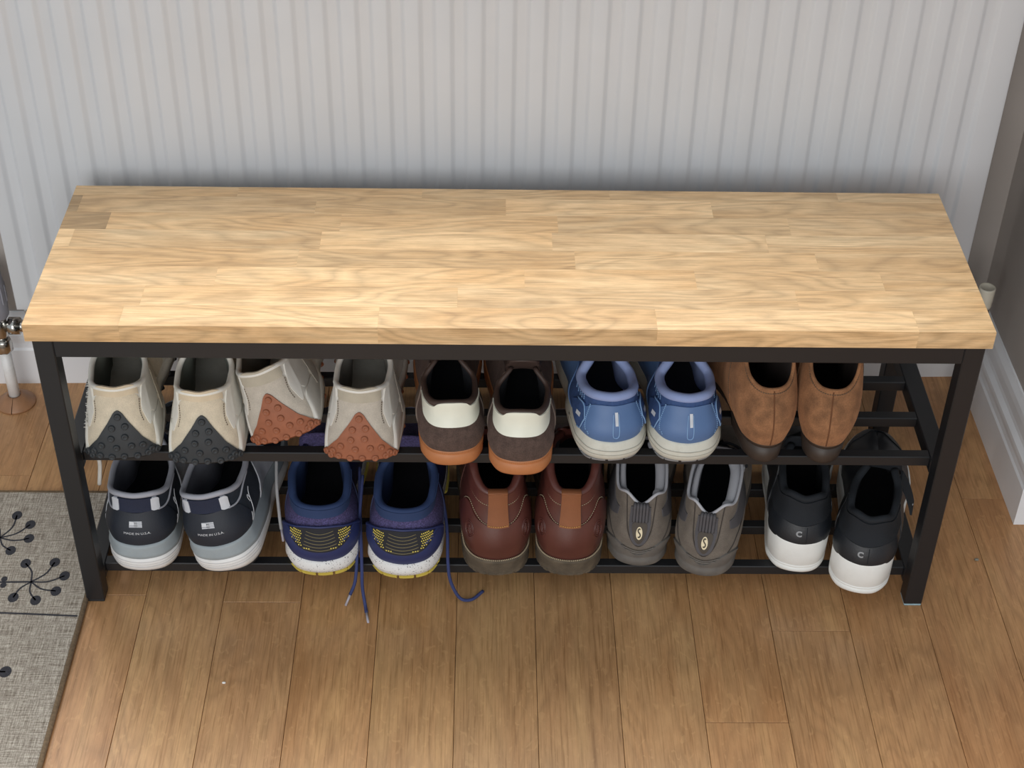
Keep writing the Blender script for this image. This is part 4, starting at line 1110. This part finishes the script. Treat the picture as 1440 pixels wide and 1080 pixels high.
# ---- I: grey suede slip-ons
def slip_on(label, loc, yaw, side, bungee=False):
    s = Shoe('grey_slip_on_shoe', label, 'shoe', G_LO, loc, yaw, 0, 0, side, L=.28, wh=.0355, ww=.035, wb=.0435, dh=.039, sq=.85, wo=.0320, yb=.014, dT=.036,
             tz=(.096, .110, .104, .107, .117), yt=.118, zt=.120, gx=.021, zv=.082, ztoe=.052, sole=(.018, .016), spring=.012, bulge=.006, pinch=.003, low=True)
    sue = mat('grey_suede', (108, 100, 92), .95, var=.16, vscale=60, bscale=600, bump=.45, sheen=.3, fine=.12)
    rub = mat('grey_rubber', (106, 102, 98), .75, var=.12, vscale=70, bscale=300, bump=.25, dirt=.3, dirtcol=(138, 124, 104))
    lin_ = mat('pale_grey_lining', (176, 177, 184), .85, var=.04, bscale=1000, bump=.3)
    dk = mat('charcoal_fabric', (84, 82, 86), .85, bscale=900, bump=.4)
    crm = mat('cream_metal', (226, 212, 178), .45)
    brn = mat('brown_plate', (66, 58, 50), .6)
    s.upper(sue); s.lining(lin_, black_in); s.collar(lin_, .0021, 4.9, r0=.0020, inward=.3)
    def padded(sg):
        s.collar(lin_, .0080, sg * 4.9, inward=1.0, drop=.007, r0=.0055, kstart=sg * 1.7, name='collar_padding')
    both(padded)
    s.layer('outsole', [(-.003, s.zl(0, 0, {0: .003, 1: .002})), (.002, s.zl(.001, .001, {0: .004, 1: .0025})), (.0040, s.zl(.005, .005)), (.0030, s.zl(.012, .011)), (.0022, s.zl(.0185, .016, {1: .001, 2: .002})), (-.001, s.zl(.019, .0165, {1: .001, 2: .002}))], rub)
    s.panel('heel_guard', [-3.2, -2.4, -1.2, -.55, 0, .55, 1.2, 2.4, 3.2], [-.03] * 9, [.04, .20, .25, .16, .08, .16, .25, .20, .04], rub, h=.0026)
    for j in range(4):
        v = .05 + .035 * j; w = .25 + .2 * j
        s.seam('guard_rib', [(-w, v + .02 + .012 * j), (0, v + .03), (w, v + .02 + .012 * j)], rub, .0008, .0022 if j > 1 else .001, n=5)
    s.panel('heel_strip', [-.62, -.45, 0, .45, .62], [.62, .42, .30, .42, .62], [.86, .90, .93, .90, .86], dk, h=.0018)
    s.seam('seam', [(-1.0, 1.0), (-.85, .75), (-.55, .45), (0, .27), (.55, .45), (.85, .75), (1.0, 1.0)], mat('seam_dark', (66, 60, 56), .9), .0007, .0004)
    lp = []
    P = [s.S([0], [.70], .003)[0], s.S([0], [.84], .0045)[0], s.S([0], [.98], .006)[0] + np.array([0, 0, .003])]
    for q in range(5):
        x = -.008 + .004 * q
        tube('pull_loop_rib', smoothpath([p + np.array([x, -.0006, 0]) for p in P] + [P[2] + np.array([x * .9, .007, -.002]), P[1] + np.array([x * .9, .011, -.002])], 4), .0021, dk, s.root, n=6)
    oval = [(.0040 * math.cos(a), .0088 * math.sin(a)) for a in np.linspace(0, 2 * math.pi, 25)[:-1]]
    em = s.panel('emblem_plate', [-.42, -.3, 0, .3, .42], [.56, .45, .34, .45, .56], [.62, .665, .68, .665, .62], brn, h=.0026)
    s.decal('emblem', oval, 0, .52, crm, .0034, em, label='cream oval emblem')
    sh = [(.0013, .0052), (-.0004, .0060), (-.0016, .0040), (-.0010, .0016), (.0008, -.0006), (.0014, -.0030), (.0004, -.0052), (-.0014, -.0050)]
    _, lt, lv, _, _ = s.normal(0, .52)
    s.seam('emblem_swirl', [(a / lt, .52 + b / lv) for a, b in sh], brn, .0008, .0038, n=5, parent=em)
    def sd(sg):
        s.panel('side_band', *mirror_t([1.5, 2.6, 3.6, 4.6], [.62, .56, .5, .5], [.74, .80, .86, .9], sg), dk, h=.0012)
        s.seam('seam', [(sg * 1.2, .22), (sg * 1.6, .34), (sg * 2.4, .48), (sg * 4.4, .5)], MATS['seam_dark'], .0006, .0006)
        s.panel('vamp_overlay', *mirror_t([5, 6, 7.5, 9.5], [.02] * 4, [.3, .55, .7, .3], sg), sue, h=.0014)
    both(sd)
    s.tongue(dk, up=.012, w=1.35)
    if bungee:
        ey = s.stud('cord_eyelet', 4.25, .93, mat('silver_metal', (176, 178, 182), .35, metal=.7), .0056, .003, off=.001)
        a = s.S([4.25], [.93], .006)[0]; b = s.S([-4.6], [.95], .003)[0]
        tube('elastic_cord', smoothpath([a, a + np.array([-.004, .02, .006]), (a + b) / 2 + np.array([0, .025, .008]), b], 6), .0018, black_in, s.root, n=6)
    return s
slip_on('grey suede slip-on shoe with cream oval heel emblem, beside the brown leather boots', (.1690, .0300, LZ), 6, -1)
slip_on('grey suede slip-on shoe with oval emblem and silver cord eyelet, beside the black sneakers', (.2510, .0125, LZ), 13, 1, True)

# ---- J: black leather sneakers on white cup soles
def cup_sneaker(label, loc, yaw, side, strap=False):
    s = Shoe('black_white_sneaker', label, 'shoe', G_LO, loc, yaw, 0, 0, side, L=.285, wh=.0355, ww=.035, wb=.0445, dh=.039, sq=.82, wo=.0310, yb=.014, dT=.044,
             tz=(.112, .1135, .106, .110, .112), yt=.112, zt=.122, gx=.020, zv=.080, ztoe=.052, sole=(.040, .030), spring=.006, bulge=.004, pinch=.003)
    blk = mat('black_leather', (32, 36, 42), .45, var=.1, vscale=40, bscale=420, bump=.2)
    pad = mat('black_fabric', (22, 27, 34), .85, var=.1, bscale=900, bump=.35)
    wht = mat('white_rubber', (236, 238, 236), .45, var=.03, dirt=.14, dirtcol=(190, 184, 174))
    pri = mat('grey_print', (150, 152, 156), .6)
    s.upper(blk); s.lining(pad, black_in); s.collar(pad, .0050, 4.9, inward=.7, r0=.0046)
    cup = s.layer('cup_sole', [(-.003, s.zl(0, 0, {0: .001})), (.001, s.zl(.0006, .0006, {0: .0014})), (.0032, s.zl(.004, .003)), (.0036, s.zl(.0092, .0085)), (.0026, s.zl(.0100, .0092)), (.0026, s.zl(.0112, .010)), (.0036, s.zl(.0120, .0108)), (.0034, s.zl(.0135, .012)), (.0026, s.zl(.0142, .0126)), (.0034, s.zl(.0155, .0136)),
                             (.0038, s.zl(.034, .026)), (.0040, s.zl(.0550, .032, {0: -.003, 1: -.002, 2: .001, 3: .004, 4: .000, 5: -.002})), (.0032, s.zl(.0566, .0335, {0: -.003, 1: -.002, 2: .001, 3: .004, 4: .000, 5: -.002})), (.0015, s.zl(.0566, .0335, {0: -.003, 1: -.002, 2: .001, 3: .004, 4: .000, 5: -.002})), (-.001, s.zl(.040, .030))], wht)
    s.panel('heel_counter', [-2.6, -1.8, 0, 1.8, 2.6], [.0] * 5, [.55, .56, .52, .56, .55], blk, h=.0013)
    s.panel('heel_padding', [-3.4, -2.4, -1, 0, 1, 2.4, 3.4], [.55, .56, .55, .53, .55, .56, .55], [.9, .95, .97, .96, .97, .95, .9], pad, h=.0022)
    s.text('heel_lettering', 'C', .0100, -.10, .385, pri, .0019, bold=.0005)
    s.seam('back_seam', [(.3, .22), (.3, .5)], pad, .0006, .0012)
    def sd(sg):
        s.panel('quarter', *mirror_t([3.4, 4.0, 5.2, 6.6], [.0, .0, .0, .0], [.4, .94, .96, .95], sg), blk, h=.0015)
        s.panel('toe_guard', *mirror_t([8.0, 8.8, 9.6, 11], [0, 0, 0, 0], [.2, .5, .62, .66], sg), blk, h=.0012)
    both(sd)
    s.tongue(pad, up=.024); s.laces(mat('black_lace', (26, 28, 32), .85, bscale=1200, bump=.4), 5, .0026)
    if strap:
        P = [s.S([4.6], [.97], .003)[0], s.S([4.35], [.86], .009)[0], s.S([4.1], [.70], .013)[0], s.S([3.95], [.58], .014)[0]]
        Pm = smoothpath(P, 6); V = []; F = []
        for i, p in enumerate(Pm):
            w_ = .011
            for (a, b) in ((-w_, -.0013), (w_, -.0013), (w_, .0013), (-w_, .0013)): V.append(p + np.array([b, a, a * .25]))
        for i in range(len(Pm) - 1):
            for k in range(4): F.append((i * 4 + k, i * 4 + (k + 1) % 4, i * 4 + 4 + (k + 1) % 4, i * 4 + 4 + k))
        F += [(0, 1, 2, 3), tuple(len(V) - 4 + k for k in range(4))]
        st = mk('loose_strap', V, F, pad, s.root, smooth=False)
        q = Pm[-4]; tube('strap_rivet', [q + np.array([.001, 0, 0]), q + np.array([.0024, 0, 0])], .0014, mat('silver_metal', (176, 178, 182), .35, metal=.7), st, n=8)
    return s
J1 = cup_sneaker('black leather sneaker with tall white cup sole, beside the grey slip-ons', (.3740, .0210, LZ), 9, -1)
J2 = cup_sneaker('black leather sneaker with white cup sole and loose strap, jutting out beside the leg', (.4460, -.0160, LZ), 17, 1, True)

# ---- loose lace ends
def lace_end(shoe, pts, m, tip=None, r=.0022):
    """points in scene space, stored in the shoe's own frame"""
    bpy.context.view_layer.update()
    inv = shoe.root.matrix_world.inverted()
    P = smoothpath([inv @ Vector(p) for p in pts], 7)
    P = [Vector(p) for p in P]
    o = tube('lace_end', P, r, m, shoe.root, n=8)
    if tip: tube('lace_tip', [P[-1], P[-1] + (P[-1] - P[-2]).normalized() * .016], r * .75, tip, o, n=8)
    return o
aglet = mat('clear_aglet', (170, 166, 176), .3)
lace_end(G2, [(-.192, .115, .135), (-.190, .07, .10), (-.1875, .035, .068), (-.1865, .018, .045), (-.186, .006, .025), (-.1825, -.006, .006), (-.180, -.018, .0025)], lace_navy, aglet)
lace_end(G1, [(-.187, .10, .135), (-.1905, .06, .095), (-.1925, .035, .066), (-.1935, .020, .046), (-.196, .010, .028), (-.202, .003, .014)], lace_navy, aglet)
lace_end(G2, [(-.100, .13, .125), (-.086, .10, .11), (-.0775, .06, .08), (-.0755, .022, .055), (-.072, .012, .030), (-.060, .004, .008), (-.045, .006, .003), (-.030, .022, .0025)], lace_navy)
lace_end(F2, [(-.300, .13, .155), (-.297, .085, .13), (-.293, .06, .10), (-.2905, .05, .085)], lace_grey, aglet)
lace_end(A1, [(-.498, .150, .325), (-.514, .12, .285), (-.5165, .08, .245), (-.512, .062, .210), (-.511, .06, .188), (-.513, .06, .172), (-.5165, .06, .152)], lace_white, None, .0026)
